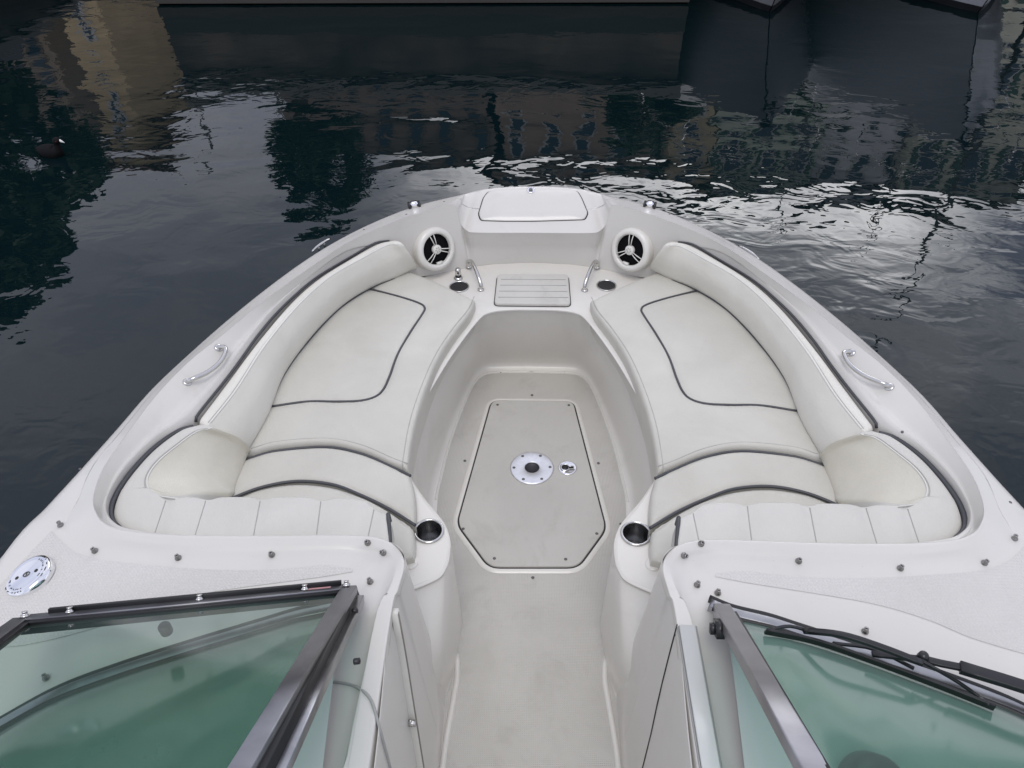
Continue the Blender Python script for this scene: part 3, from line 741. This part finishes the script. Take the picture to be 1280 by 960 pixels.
# starboard door post
def rpost(px0, py0, z0, px1, py1, z1, w, h, m, name, parent, up=V((0,.6,.8))):
    a, b = P(px0, py0, z0), P(px1, py1, z1); b = a+(b-a)*1.15
    return mesh(name, *beam([a, b], w, h, up, .12), m, parent)
post = rpost(902,762,.71, 1014,960,1.10, .036, .026, brushed('scratched_aluminium', (.34,.33,.34), (.46,.45,.46), .36, .5, 9), 'hinge_post', wsR)
rpost(919,770,.712, 1030,960,1.105, .006, .02, BLACK, 'rubber_seal', wsR)
c = P(901, 786, .76); x, y, z = V((1,0,0)), V((0,.8,-.6)), V((0,.6,.8))
a = Acc(); a.add(*box(c+V((-.004,0,.0)), x, y, z, .016, .034, .03)); a.add(*box(c+V((-.016,0,0)), x, y, z, .012, .014, .02)); a.out('latch', BLACKP, wsR)
# port: fixed post, and the centre panel swung open over the port windshield
rpost(449,750,.70, 352,960,1.06, .022, .022, ALU, 'hinge_post', wsL)
seal = rpost(441,742,.725, 330,960,1.10, .02, .03, BLACK, 'rubber_seal', wsL)
pA = P(437,737,.745); pB = P(26,777,.79);  pT = P(304,960,1.135); pT = pA+(pT-pA)*1.2
_n = (pB-pA).cross(pT-pA).normalized(); _d = ray(-75,850); pC = EYE+_d*((pA-EYE).dot(_n)/_d.dot(_n))
pU = pC+(pT-pA)*.72
upn = ((pB-pA).cross(pT-pA)).normalized(); upn = upn if upn.z > 0 else -upn
PAN = Acc(); fo = [pA, pB, pC, pU, pT]
for a_, b_ in ((pA, pB), (pB, pC), (pC, pU), (pU, pT), (pT, pA)):
    PAN.add(*beam([a_, b_], .032, .018, upn, .12))
pan = PAN.out('windshield_door', DALU, boat)
gc = sum(fo, V((0,0,0)))/5
gi = [p for p in fo]; mesh('door_glass', gi+[gc], [(k, (k+1) % 5, 5) for k in range(5)], CLEARG, pan, False)
a = Acc()
a.add(*beam([pA+V((-.02,-.018,-.004)), pB+V((.01,-.018,-.004))], .012, .014, upn)); a.add(*beam([pB+V((.004,-.016,-.004)), pC+V((.01,-.016,-.004))], .012, .014, upn))
n0 = (pB-pA).normalized()
for a_, b_ in ((pA, pB), (pB, pC), (pC, pU)):
    m_ = (a_+b_)/2; q_ = (gc-m_); t_ = (b_-a_).normalized(); q_ = (q_-t_*q_.dot(t_)).normalized()*.021; a.add(*beam([a_.lerp(b_, .02)+q_, a_.lerp(b_, .98)+q_], .014, .012, upn))
a.add(*beam([pA+n0*.02+V((0,.017,.002)), pA+n0*.60+V((0,.017,.002))], .012, .012, upn)); a.out('rubber_seal', BLACK, pan)
for px, py in ((31,776),(84,770),(243,754),(378,740),(433,737)):
    t = (px-437)/(26-437); c = pA.lerp(pB, t)+upn*.009+V((0,.002,0)); mesh('snap_fastener', *lathe([(.0085,0),(.0085,.002),(.006,.003),(.005,.008),(.006,.009),(.0001,.010)], c, upn, 14), STEEL, pan)
t0 = pA.lerp(pB, .06)+upn*.0096; t1 = pA.lerp(pB, .14)+upn*.0096; d = (t1-t0).normalized(); w = upn.cross(d)*.005
mesh('red_sticker', [t0-w, t1-w, t1+w, t0+w], [(0,1,2,3)], mat('red_print', (.55,.30,.30), .4), pan, False)
for px, py, z in ((443,827,.87),(441,764,.76)):
    c = P(px, py, z); a = Acc(); a.add(*lathe([(.006,0),(.006,.01),(.0001,.012)], c, V((1,0,.3)).normalized(), 10)); a.out('latch', BLACKP, wsL)
# suction stud seen through the port glass
c = P(205,783,.73); mesh('rubber_stop', *lathe([(.013,-.02),(.013,.0),(.010,.004),(.0001,.004)], c, V((0,0,1)), 18), BLACKP, wsL)

# dashboards under the glass
DASH = mat('dash_vinyl', (.50,.53,.50), .55)
def dash(s):
    r0 = [p+V((-.0,-.03,-.004)) for p in rail[2:]]; r0 = [V((p.x, p.y, .688)) for p in r0]
    rows_ = [r0, [V((p.x*.99, p.y-.08, .70)) for p in r0], [V((p.x*.96, p.y-.22, .705)) for p in r0], [V((p.x*.92, p.y-.42, .70)) for p in r0], [V((p.x*.9, p.y-.62, .66)) for p in r0]]
    vf = patch([[q if s > 0 else mx(q) for q in r] for r in rows_], 1, 5); return mesh('dashboard', *vf, DASH, boat)
dR = dash(1); dash(-1)
c = P(1096, 985, .74); a = Acc(); a.add(*lathe([(.055,-.04),(.055,.0),(.05,.012),(.045,.014),(.0001,.014)], c, V((0,-.5,.85)), 36)); a.out('compass', BLACKP, dR)

# wiper on the starboard glass
def G(px, py, dz=.0):
    loc, n_, i_, d_ = wbv.ray_cast(EYE, ray(px, py)); 
    return (loc if loc else P(px, py, .75))+V((0,.006,.008+dz))
wbv = BVHTree.FromPolygons([tuple(v.co) for v in bpy.data.objects['windshield_glass'].data.vertices], [list(p.vertices) for p in bpy.data.objects['windshield_glass'].data.polygons])
wp = empty('wiper'); wp.parent = boat
wb_ = [G(957,795), G(1020,808), G(1090,832), G(1170,862), G(1243,891)]
mesh('blade', *beam(curve(wb_, 24), .006, .016), BLACK, wp)
mesh('blade_spine', *beam(curve([G(1003,798,.012), G(1050,806,.018), G(1100,822,.018), G(1150,840,.014)], 16), .012, .009), BLACKP, wp)
mesh('blade_bracket', *beam(curve([G(962,795,.006), G(985,793,.013), G(1010,799,.012)], 8), .006, .005), BLACKP, wp)
mesh('blade_bracket', *beam(curve([G(1040,812,.006), G(1090,822,.014), G(1140,845,.010)], 8), .006, .006), BLACKP, wp)
mesh('blade_bracket', *beam(curve([G(1150,838,.014), G(1195,862,.010), G(1235,889,.005)], 8), .006, .006), BLACKP, wp)
arm = [P(1152,823,.745), P(1175,829,.75), P(1215,838,.75), P(1300,866,.74), P(1370,900,.72)]
mesh('wiper_arm', *beam(curve(arm, 20), .014, .008), BLACKP, wp)
mesh('wiper_arm', *beam(curve([P(1090,817,.745), P(1152,824,.75)], 6), .012, .008), BLACKP, wp)
mesh('arm_cover', *beam(curve([P(1200,834,.752), P(1300,866,.748), P(1380,905,.725)], 8), .024, .014), BLACKP, wp)
mesh('pivot_knob', *lathe([(.010,-.004),(.010,.008),(.007,.012),(.0001,.013)], P(1153,821,.752), V((0,-.2,1)), 16), BLACKP, wp)

# ---- consoles: door trims
# starboard locker door: capping strip and the front gap
strip = [V((.324, y, .7035)) for y in (.893, .5, .1, -.3)]
a = Acc(); a.add(*beam(strip, .034, .008, V((0,0,1)), .3)); dr = a.out('locker_door', DOORW, boat)
mesh('door_gap', *tube([hit(*q)[0] for q in ((847,781),(843,795),(836,822),(829,850),(822,880),(814,918),(803,962),(790,1010))], .0024, 6), BLACK, dr)
a = Acc(); a.add(*tube([V((.343,y,.701)) for y in (.893,.3,-.3)], .0025, 6)); a.add(*tube([V((.305,y,.7005)) for y in (.893,.3,-.3)], .0022, 6)); a.out('door_gap', SEAMD, dr)
# port walk-through door folded against the console
bars = [hit(*q)[0]+V((.006,0,0)) for q in ((490,764),(496,795),(502,830),(508,868),(514,905),(523,960),(529,1000))]
a = Acc(); a.add(*beam(bars, .016, .018, V((0,-1,0)))); fd = a.out('console_door', IVORY, boat)
mesh('door_edge', *beam([p+V((.0075,-.004,0)) for p in bars], .004, .008, V((0,-1,0))), mat('brown_edge', (.22,.20,.17), .6), fd)
c = bars[4]+V((-.002,-.012,.03)); a = Acc(); a.add(*box(c, V((1,0,0)), V((0,1,0)), V((0,0,1)), .022, .012, .01)); a.add(*tube([c+V((-.014,0,.004)), c+V((.012,-.006,.01))], .003, 8)); a.add(*tube([c+V((0,0,-.012)), c+V((0,0,.014))], .0035, 8)); a.out('latch', STEEL, fd)
# port locker opening on the console
lidp = [hit(*q)[0]+hit(*q)[1]*.001 for q in ((398,858),(406,854),(420,853),(441,857),(455,865),(463,874),(468,887),(475,915),(487,960))]
mesh('locker_seam', *tube(curve(lidp, 40), .0032, 6), SEAMD, boat)
# small moulded pads with a screw by the console corner
for q in ((513,704),(816,706)):
    c, nr = hit(*q); mesh('moulded_pad', *lathe([(.022,0),(.021,.003),(.017,.005),(.0001,.005)], c, nr, 24), LINER, boat)
    mesh('screw', *lathe([(.004,.005),(.003,.007),(.0001,.007)], c, nr, 10), SCREW, boat)

# ================================================================== SETTING
# water
def ground_mat():
    m = mat('harbour_water', (.002,.0078,.0095), .0, ior=1.41, spec=.5)
    tc = objcoord(m)
    mp = N(m, 'ShaderNodeMapping'); L(m, tc, 'Object', mp, 'Vector'); mp.inputs['Scale'].default_value = (.8, 1.15, 1); mp.inputs['Rotation'].default_value = (0,0,.2)
    n1 = N(m, 'ShaderNodeTexNoise', Scale=1.3, Detail=1.0, Distortion=.6); n2 = N(m, 'ShaderNodeTexNoise', Scale=4.2, Detail=2.0, Distortion=.9); n3 = N(m, 'ShaderNodeTexNoise', Scale=.35, Detail=1.0)
    for n in (n1, n2, n3): L(m, mp, 'Vector', n, 'Vector')
    b1 = bump(m, tc, n1, 'Fac', .014); 
    mu = N(m, 'ShaderNodeMath', operation='MULTIPLY'); L(m, n2, 'Fac', mu, 0)
    q = N(m, 'ShaderNodeMapRange'); q.inputs['From Min'].default_value = .42; q.inputs['From Max'].default_value = .62; q.inputs['To Min'].default_value = .42; L(m, n3, 'Fac', q, 'Value'); L(m, q, 'Result', mu, 1)
    b2 = bump(m, tc, mu, 0, .0042, 1, b1)
    n4 = N(m, 'ShaderNodeTexNoise', Scale=9.0, Detail=2.0, Distortion=.5); L(m, mp, 'Vector', n4, 'Vector'); m4 = N(m, 'ShaderNodeMath', operation='MULTIPLY'); L(m, n4, 'Fac', m4, 0); L(m, q, 'Result', m4, 1); b3 = bump(m, tc, m4, 0, .0011, 1, b2)
    return m
wm = mesh('water', [(-300,-200,ZW),(300,-200,ZW),(300,300,ZW),(-300,300,ZW)], [(0,1,2,3)], ground_mat(), None, False); tag(wm, kind='structure')

CONC = mat('quay_stone', (.09,.085,.08), .8); noisy(CONC, (.02,.02,.022), (.15,.12,.095), 1.1, 8, .3, .7)
CONCD = mat('weedy_stone', (.03,.035,.03), .7)
def quay(x0, x1, y0, y1, zt, label):
    o = empty('quay_wall', ((x0+x1)/2, y0, ZW)); tag(o, label, 'quay wall', 'stone quays')
    def part(n, vf, m): me = mesh(n, [v-V(o.location) for v in vf[0]], vf[1], m, o, False); return me
    a = abox(x0, x1, y0, y1, ZW+.35, zt-.12); part('stone_face', a, CONC)
    part('weed_band', abox(x0-.01, x1+.01, y0-.02, y1, ZW-1.5, ZW+.35), CONCD)
    part('capstone', abox(x0-.05, x1+.05, y0-.07, y1, zt-.12, zt), mat('capstone', (.17,.16,.15), .7))
    part('ledge', abox(x0, x1, y0-.12, y0-.02, ZW+.02, ZW+.12), mat('ledge_stone', (.05,.045,.04), .8))
    return o
ql = P(186, 14, ZW); qr = P(862, 0, ZW)
quay(ql.x, 1.75, 9.45, 12.5, .72, 'dark stone quay wall along the top edge of the photo, standing in the water')
quay(-45, 45, 14.5, 40, .9, 'long stone embankment behind the moored boats, below the buildings')

WIN = mat('window_glass', (.03,.05,.08), .1, ior=1.5)
def winframe(c): return mat('window_frame', c, .6)
FRM = winframe((.55,.55,.53)); FRMD = winframe((.16,.13,.10)); SHUT = mat('shutter_green', (.05,.10,.08), .6)
def building(label, Y, x0, x1, zt, col, nx, nz_, roofc=(.16,.09,.07), shut=False, band=None, D=9, frm=FRM, cat='building', winfrac=.34, name='building'):
    o = empty(name, ((x0+x1)/2, Y, .9)); tag(o, label, cat, 'harbour buildings mirrored in the water')
    lc = V(o.location)
    def part(n, vf, m, par=o):
        return mesh(n, [v-lc for v in vf[0]], vf[1], m, par, False)
    wmt = mat('plaster', col, .85); noisy(wmt, tuple(k*.8 for k in col), col, 1.2, 8, .3, .7)
    part('wall', abox(x0, x1, Y, Y+D, .6, zt), wmt)
    # pitched roof with eaves
    ov = .35; rz = zt+1.1
    rv = [V((x0-ov, Y-ov, zt)), V((x1+ov, Y-ov, zt)), V((x1+ov, Y+D+ov, zt)), V((x0-ov, Y+D+ov, zt)), V((x0+.8, Y+D/2, rz)), V((x1-.8, Y+D/2, rz))]
    part('roof', (rv, [(0,1,5,4),(1,2,5),(2,3,4,5),(3,0,4),(0,3,2,1)]), mat('roof_tile', roofc, .8))
    W = (x1-x0)/nx; Hh = (zt-1.0)/nz_; ww = W*winfrac; hh = min(Hh*.5, 1.5)
    for i in range(nx):
        for j in range(nz_):
            cx = x0+W*(i+.5); cz = 1.0+Hh*(j+.52)
            f = part('window', abox(cx-ww/2-.08, cx+ww/2+.08, Y-.05, Y+.02, cz-hh/2-.08, cz+hh/2+.08), frm)
            part('pane', abox(cx-ww/2, cx+ww/2, Y-.07, Y-.052, cz-hh/2, cz+hh/2), WIN, f)
            if shut:
                for d in (-1, 1): part('shutter', abox(cx+d*(ww/2+.08+ww*.25)-ww*.22, cx+d*(ww/2+.08+ww*.25)+ww*.22, Y-.09, Y-.03, cz-hh/2-.05, cz+hh/2+.05), SHUT, f)
    if band: part('balcony', abox(x0+.2, x1-.2, Y-.9, Y-.01, 1.0+Hh*1-.1, 1.0+Hh+.02), mat('balcony_slab', (.35,.34,.33), .8)); part('railing', abox(x0+.2, x1-.2, Y-.92, Y-.88, 1.0+Hh+.04, 1.0+Hh+.95), mat('railing_dark', (.05,.05,.06), .5))
    return o
def bx_(px, py, Y): return MY(px, py, Y).x
# facades seen mirrored in the water, from left to right
Yb = 21
def hz(py, Y, px=640): return MY(px, py, Y).z
building('brown block with balconies mirrored at the far left of the water', 19, bx_(-160,60,19), bx_(66,60,19), hz(180,19,50), (.40,.32,.25), 5, 3, band=True, frm=FRMD)
building('narrow ochre yellow house mirrored near the left edge of the water', 17, bx_(92,60,17), bx_(146,80,17), hz(186,17,150), (.72,.56,.34), 1, 2, D=3, winfrac=.10)
building('low dark house beside the ochre house, mirrored as a broken stripe', 20, bx_(185,60,20), bx_(232,80,20), hz(112,20,200), (.14,.13,.12), 2, 2, frm=FRMD)
building('dark brown long building with blue windows mirrored above the bow', 22, bx_(348,100,22), bx_(610,150,22), hz(196,22,500), (.30,.23,.19), 7, 3, frm=FRMD)
building('taller brown building with small windows, mirrored right behind the bow', 22, bx_(622,100,22), bx_(846,150,22), hz(222,22,740), (.46,.35,.28), 5, 3)
building('narrow beige house wedged between brown and green buildings', 21, bx_(852,100,21), bx_(898,120,21), hz(228,21,870), (.66,.56,.38), 1, 4)
building('pale green building with shuttered windows mirrored right of the bow', 21, bx_(905,100,21), bx_(1042,120,21), hz(238,21,960), (.66,.72,.58), 3, 3, shut=True)
building('grey white building with many windows mirrored towards the right edge', 21.5, bx_(1048,100,21.5), bx_(1165,120,21.5), hz(246,21.5,1100), (.84,.84,.86), 3, 4)
building('olive cream building mirrored at the right edge of the water', 21, bx_(1170,100,21), bx_(1330,120,21), hz(252,21,1250), (.74,.73,.60), 3, 3, shut=True)
building('dark grey warehouse beyond the right edge of the photo', 21, bx_(1338,100,21), bx_(1600,120,21), hz(230,21,1400), (.22,.22,.23), 6, 3)

# trees
LEAF = mat('dark_leaves', (.02,.05,.018), .6); noisy(LEAF, (.012,.035,.012), (.045,.085,.03), 3.0, 3, .35, .65)
BARK = mat('bark', (.10,.075,.055), .9)
def tree(label, base_, h, blobs, n, leaf=.13, seed=1):
    rd = random.Random(seed); o = empty('tree', base_); tag(o, label, 'tree', 'trees mirrored in the water')
    tp = [V((0,0,0)), V((.05,.03,h*.3)), V((-.04,.05,h*.55)), V((.02,0,h*.8))]
    a = Acc(); a.add(*tube(curve(tp, 12), [.2-.012*i for i in range(12)], 8))
    for (x, y, z, r) in blobs: a.add(*tube(curve([V((0,0,h*.35)), V((x*.5,y*.5,z*.8)), V((x,y,z))], 8), [.08-.008*i for i in range(8)], 6))
    a.out('trunk', BARK, o)
    vs = []; fs = []
    tot = sum(b[3]**2 for b in blobs)
    for (x, y, z, r) in blobs:
        for i in range(int(n*r*r/tot)):
            d = V((rd.gauss(0,1), rd.gauss(0,1), rd.gauss(0,1))).normalized()*(r*(.45+.55*rd.random()**.5)); d.z *= .8
            k = noise.noise((d+V((x,y,z)))*1.6)
            if k < -.18: continue
            d *= 1+.35*k
            c_ = V((x,y,z))+d; u = V((rd.gauss(0,1), rd.gauss(0,1), rd.gauss(0,1))).normalized(); w_ = u.orthogonal().normalized(); s_ = leaf*(.6+.8*rd.random()); q = len(vs)
            vs += [c_-u*s_, c_+w_*s_*.5, c_+u*s_, c_-w_*s_*.5]; fs.append((q,q+1,q+2,q+3))
    mesh('crown', vs, fs, LEAF, o, False); return o
# tree on the quay mirrored left of the bow
t1 = MY(372, 240, 12.2); gz = .72
zt = MY(385, 292, 12.2).z-gz
tree('broad dark tree on the quay mirrored left of the bow', (t1.x+.35, 12.2, gz), zt, [(0,0,zt-.65,.6),(-.3,.2,zt-1.25,.5),(.3,.1,zt-1.1,.6),(.05,-.1,zt-1.8,.6),(.45,.2,zt-1.8,.45)], 6000, .075, 3)
# big tree at the left edge
t2 = MY(30, 330, 9.0); zt = MY(20, 405, 9.0).z-.5
tree('tall leafy tree mirrored at the left edge of the water', (t2.x-.6, 9.0, .2), zt+.3, [(0,0,zt-1.1,1.2),(.8,.1,zt-2.2,1.2),(-.9,.3,zt-1.8,1.3),(.1,.1,zt-2.7,.7),(-.1,0,zt-.6,.8)], 12000, .11, 5)
ob = quay(t2.x-9, t2.x+.6, 8.2, 11.5, .3, 'low stone landing under the tall tree at the left edge')
# trees between the buildings on the right
for i, (px, py, Y, r) in enumerate(((800,190,17,1.0),(1022,150,17,.8))):
    t = MY(px, py, Y); h = t.z-.9
    tree(['small tree in front of the taller brown building','slim tree in front of the pale green building'][i], (t.x, Y, .9), h, [(0,0,h-r,r),(r*.6,0,h-r*1.6,r*.8),(-r*.6,.2,h-r*1.5,r*.85)], 4000, .14, 11+i)

# moored boats, bows towards us
def moored(px, py, label, col, beamw, hgt, over, seed, mast=None):
    st = P(px, py, ZW); o = empty('moored_boat', (st.x, st.y, ZW)); tag(o, label, 'motorboat', 'boats moored opposite')
    def sec(y, ww, ws, zg): return [V((0, y, -.4)), V((beamw*ww*.6, y, -.2)), V((beamw*ww, y, .07)), V((beamw*(ww*.45+ws*.55), y-.1, zg*.5)), V((beamw*ws, y-.15, zg))]
    ss = [[V((0,.35,-.4)), V((.004,.2,-.15)), V((.006,.02,.07)), V((.008,-over*.42,hgt*.5)), V((.012,-over,hgt))],
          sec(.30, .07, .17, hgt*.99), sec(.9, .19, .32, hgt*.97), sec(1.8, .32, .44, hgt*.94), sec(3.0, .41, .49, hgt*.9), sec(5.5, .45, .5, hgt*.85)]
    vf = patch(ss, 4, 6); a = Acc(); a.add(*vf); nh = len(a.f); a.add(*mir(vf)); hl = a.out('hull', mat('moored_hull', col, .25, coat=.3), o)
    hl.data.materials.append(mat('antifouling', (.012,.013,.016), .6))
    for k, pg in enumerate(hl.data.polygons):
        if (k % nh) % 16 < 8: pg.material_index = 1
    dk = [[s[4]+V((0,0,.0)), V((0, s[4].y, s[4].z+.05))] for s in ss]
    vf = patch([[r[0] for r in dk], [r[0].lerp(r[1], .5)+V((0,0,.04)) for r in dk], [r[1]+V((0,0,.03)) for r in dk]], 4, 3); a = Acc(); a.add(*vf); a.add(*mir(vf)); a.out('deck', mat('moored_deck', (.6,.6,.6), .4), o)
    cb = Acc(); cb.add(*beam([V((0,1.5,hgt+.22)), V((0,4.2,hgt+.3))], beamw*.55, .45, bev=.3)); cb.out('cabin', mat('cabin_white', (.5,.5,.5), .4), o)
    r_ = [V((.05,-over*.75,hgt+.38)), V((beamw*.30,-.1,hgt+.42)), V((beamw*.44,1.2,hgt+.42)), V((beamw*.46,2.6,hgt+.40))]; a = Acc(); tt = tube(curve(r_, 20), .013, 6); a.add(*tt); a.add(*mir(tt))
    for q in r_[1:]:
        for d in (-1, 1): a.add(*tube([V((q.x*d, q.y, hgt)), V((q.x*d, q.y, q.z))], .011, 6))
    a.out('bow_rail', STEEL, o)
    a = Acc(); a.add(*box(V((0,-over-.02,hgt+.0)), V((1,0,0)), V((0,1,0)), V((0,0,1)), .1, .3, .05)); a.add(*tube([V((0,-over-.1,hgt-.02)), V((0,-over-.16,hgt-.28))], .022, 8)); a.add(*beam([V((-.12,-over-.12,hgt-.26)), V((0,-over-.2,hgt-.33)), V((.12,-over-.12,hgt-.26))], .05, .03)); a.out('anchor', mat('galvanised', (.07,.07,.075), .5, .6), o)
    return o
moored(964, 17, 'grey motorboat moored bow first at the top edge, its anchor mirrored in the water', (.26,.26,.27), 2.5, 1.0, .6, 1)
moored(1226, 18, 'white motorboat moored bow first at the top right corner', (.42,.43,.45), 3.1, 1.2, .65, 2)
# masts and posts mirrored as wavy lines
def mast(label, px, py0, py1, Y, r, z0, col, arms=True, lean=0):
    b_ = MY(px, py0, Y); t_ = MY(px, py1, Y); o = empty('mast', (b_.x, Y, z0)); tag(o, label, 'mast', 'masts and poles mirrored in the water')
    h = t_.z-z0; mm = mat('mast_paint', col, .4)
    mesh('pole', *tube([V((0,0,0)), V((lean*.5,0,h*.5)), V((lean,0,h))], [r, r*.85, r*.5], 10), mm, o)
    if arms: mesh('spreader', *tube([V((lean*.6-.4,0,h*.62)), V((lean*.6+.4,0,h*.62))], r*.35, 6), mm, o)
    mesh('mast_head', *box(V((lean-.12,0,h+.02)), V((1,0,0)), V((0,1,0)), V((0,0,1)), .34, .04, .04), mm, o)
    return o
mast('tall dark mast mirrored as a long wavy line on the right', 1238, 150, 432, 12.5, .045, .3, (.06,.055,.05), lean=-.35)
mast('thin pole mirrored upright left of the quay tree', 350, 130, 184, 15.5, .05, .9, (.05,.05,.05))
mast('pole with crossbars mirrored in front of the grey white building', 1150, 130, 300, 13.2, .035, .3, (.07,.065,.06), lean=-.1)
mast('short mast between the two moored boats', 1015, 130, 285, 13.6, .035, .3, (.06,.06,.06))
mast('frame of thin poles mirrored beside the quay corner', 243, 130, 196, 15, .06, .9, (.04,.04,.045))

# the coot
def coot(px, py):
    c = P(px, py, ZW); o = empty('coot', c); tag(o, 'small black coot with a white bill swimming at the left', 'water bird'); o.rotation_euler = (0,0,rad(-12)); o.scale = (.85,)*3
    FE = mat('black_feathers', (.006,.006,.007), .8, spec=.15)
    def ell(c, r, n=16, k=10):
        vs = []; fs = []
        for i in range(k+1):
            t = math.pi*i/k
            for j in range(n): a = 2*math.pi*j/n; vs.append(V((c[0]+r[0]*math.cos(t), c[1]+r[1]*math.sin(t)*math.cos(a), c[2]+r[2]*math.sin(t)*math.sin(a))))
        for i in range(k):
            for j in range(n): fs.append((i*n+j, i*n+(j+1) % n, (i+1)*n+(j+1) % n, (i+1)*n+j))
        return vs, fs
    path = [V((-.145,0,.055)), V((-.11,0,.045)), V((-.05,0,.035)), V((.02,0,.03)), V((.065,0,.045)), V((.085,0,.08)), V((.09,0,.115)), V((.10,0,.14)), V((.125,0,.142)), V((.14,0,.135))]
    rr = [.008,.035,.062,.066,.05,.03,.024,.032,.024,.010]
    pth = spl(path, 46); rad_ = [cr([V((x,0,0)) for x in rr], 9*i/45).x for i in range(46)]
    mesh('body', *tube(pth, rad_, 18), FE, o)
    a = Acc(); a.add(*tube([V((.135,0,.150)), V((.150,0,.140)), V((.178,0,.130))], [.010,.010,.002], 10)); a.out('bill', mat('white_bill', (.75,.73,.70), .4), o)
    for d in (-1, 1): mesh('eye', *ell((.118, d*.026, .146), (.004,.003,.004), 8, 6), mat('red_eye', (.2,.01,.01), .2), o)
coot(66, 194)

# ================================================================== LIGHT
SUN_EL, SUN_AZ = rad(68), rad(185)                     # azimuth measured from +Y towards +X
w = bpy.data.worlds.new('World'); S.world = w; w.use_nodes = True; nt = w.node_tree; nt.nodes.clear()
def WN(t, **kw):
    n = nt.nodes.new(t)
    for k, v in kw.items():
        if k in n.inputs: n.inputs[k].default_value = v
        else: setattr(n, k, v)
    return n
lk_ = nt.links.new
out = WN('ShaderNodeOutputWorld'); bg = WN('ShaderNodeBackground', Strength=.1); lk_(bg.outputs[0], out.inputs[0])
sky = WN('ShaderNodeTexSky', sky_type='NISHITA', sun_disc=False); sky.sun_elevation = SUN_EL; sky.sun_rotation = SUN_AZ
tc = WN('ShaderNodeTexCoord'); mp = WN('ShaderNodeMapping'); mp.inputs['Scale'].default_value = (1, 1, 2.6); lk_(tc.outputs['Generated'], mp.inputs[0])
nz1 = WN('ShaderNodeTexNoise', Scale=2.4, Detail=7.0, Roughness=.55, Distortion=.4); lk_(mp.outputs[0], nz1.inputs['Vector'])
rp = WN('ShaderNodeValToRGB'); rp.color_ramp.elements[0].position = .34; rp.color_ramp.elements[1].position = .68
rp.color_ramp.elements[0].color = (5.5,5.95,7.9,1); rp.color_ramp.elements[1].color = (10.9,10.95,12.0,1); lk_(nz1.outputs['Fac'], rp.inputs['Fac'])
mix = WN('ShaderNodeMix', data_type='RGBA'); mix.inputs['Factor'].default_value = .88
lk_(sky.outputs[0], mix.inputs['A']); lk_(rp.outputs[0], mix.inputs['B'])
# brighter veil of cloud low in front, where the sun stands behind it
def glow(az, el, width, amp):
    d = V((math.sin(az)*math.cos(el), math.cos(az)*math.cos(el), math.sin(el)))
    nm = WN('ShaderNodeVectorMath', operation='NORMALIZE'); lk_(tc.outputs['Generated'], nm.inputs[0])
    dt = WN('ShaderNodeVectorMath', operation='DOT_PRODUCT'); lk_(nm.outputs[0], dt.inputs[0]); dt.inputs[1].default_value = d
    mr = WN('ShaderNodeMapRange', interpolation_type='SMOOTHERSTEP'); mr.inputs['From Min'].default_value = math.cos(width); mr.inputs['From Max'].default_value = 1
    mr.inputs['To Max'].default_value = amp; lk_(dt.outputs['Value'], mr.inputs['Value']); return mr
g1 = glow(rad(19), rad(27), rad(31), 78)
sepw = WN('ShaderNodeSeparateXYZ'); nmw = WN('ShaderNodeVectorMath', operation='NORMALIZE'); lk_(tc.outputs['Generated'], nmw.inputs[0]); lk_(nmw.outputs[0], sepw.inputs[0])
er = WN('ShaderNodeValToRGB'); e_ = er.color_ramp.elements; e_[0].position = .30; e_[0].color = (0,0,0,1); e_[1].position = .42; e_[1].color = (1,1,1,1)
for p_, v_ in ((.468, 1), (.505, .30), (.58, .08), (.72, 0)): q_ = er.color_ramp.elements.new(p_); q_.color = (v_, v_, v_, 1)
lk_(sepw.outputs['Z'], er.inputs['Fac'])
ml = WN('ShaderNodeMath', operation='MULTIPLY'); lk_(g1.outputs[0], ml.inputs[0]); mr2 = WN('ShaderNodeMapRange'); mr2.inputs['From Min'].default_value = .35; mr2.inputs['From Max'].default_value = .7
lk_(nz1.outputs['Fac'], mr2.inputs['Value']); lk_(mr2.outputs[0], ml.inputs[1])
m5 = WN('ShaderNodeMath', operation='MULTIPLY'); lk_(ml.outputs[0], m5.inputs[0]); lk_(er.outputs['Color'], m5.inputs[1]); ml = m5
add = WN('ShaderNodeMix', data_type='RGBA', blend_type='ADD'); add.inputs['Factor'].default_value = 1
lk_(mix.outputs['Result'], add.inputs['A']); lk_(ml.outputs[0], add.inputs['B']); lk_(add.outputs['Result'], bg.inputs['Color'])
sl = bpy.data.lights.new('sun', 'SUN'); sl.energy = .95; sl.angle = rad(28); sl.color = (1,.97,.92)
so = bpy.data.objects.new('sun', sl); C.objects.link(so)
sd = V((math.sin(SUN_AZ)*math.cos(SUN_EL), math.cos(SUN_AZ)*math.cos(SUN_EL), math.sin(SUN_EL))); so.rotation_euler = sd.to_track_quat('Z', 'Y').to_euler()

S.render.engine = 'CYCLES'
S.view_settings.view_transform = 'Standard'; S.view_settings.look = 'None'; S.view_settings.gamma = 1; S.view_settings.exposure = .09
S.cycles.max_bounces = 8; S.cycles.transparent_max_bounces = 12
S.render.resolution_x = 1024; S.render.resolution_y = 768
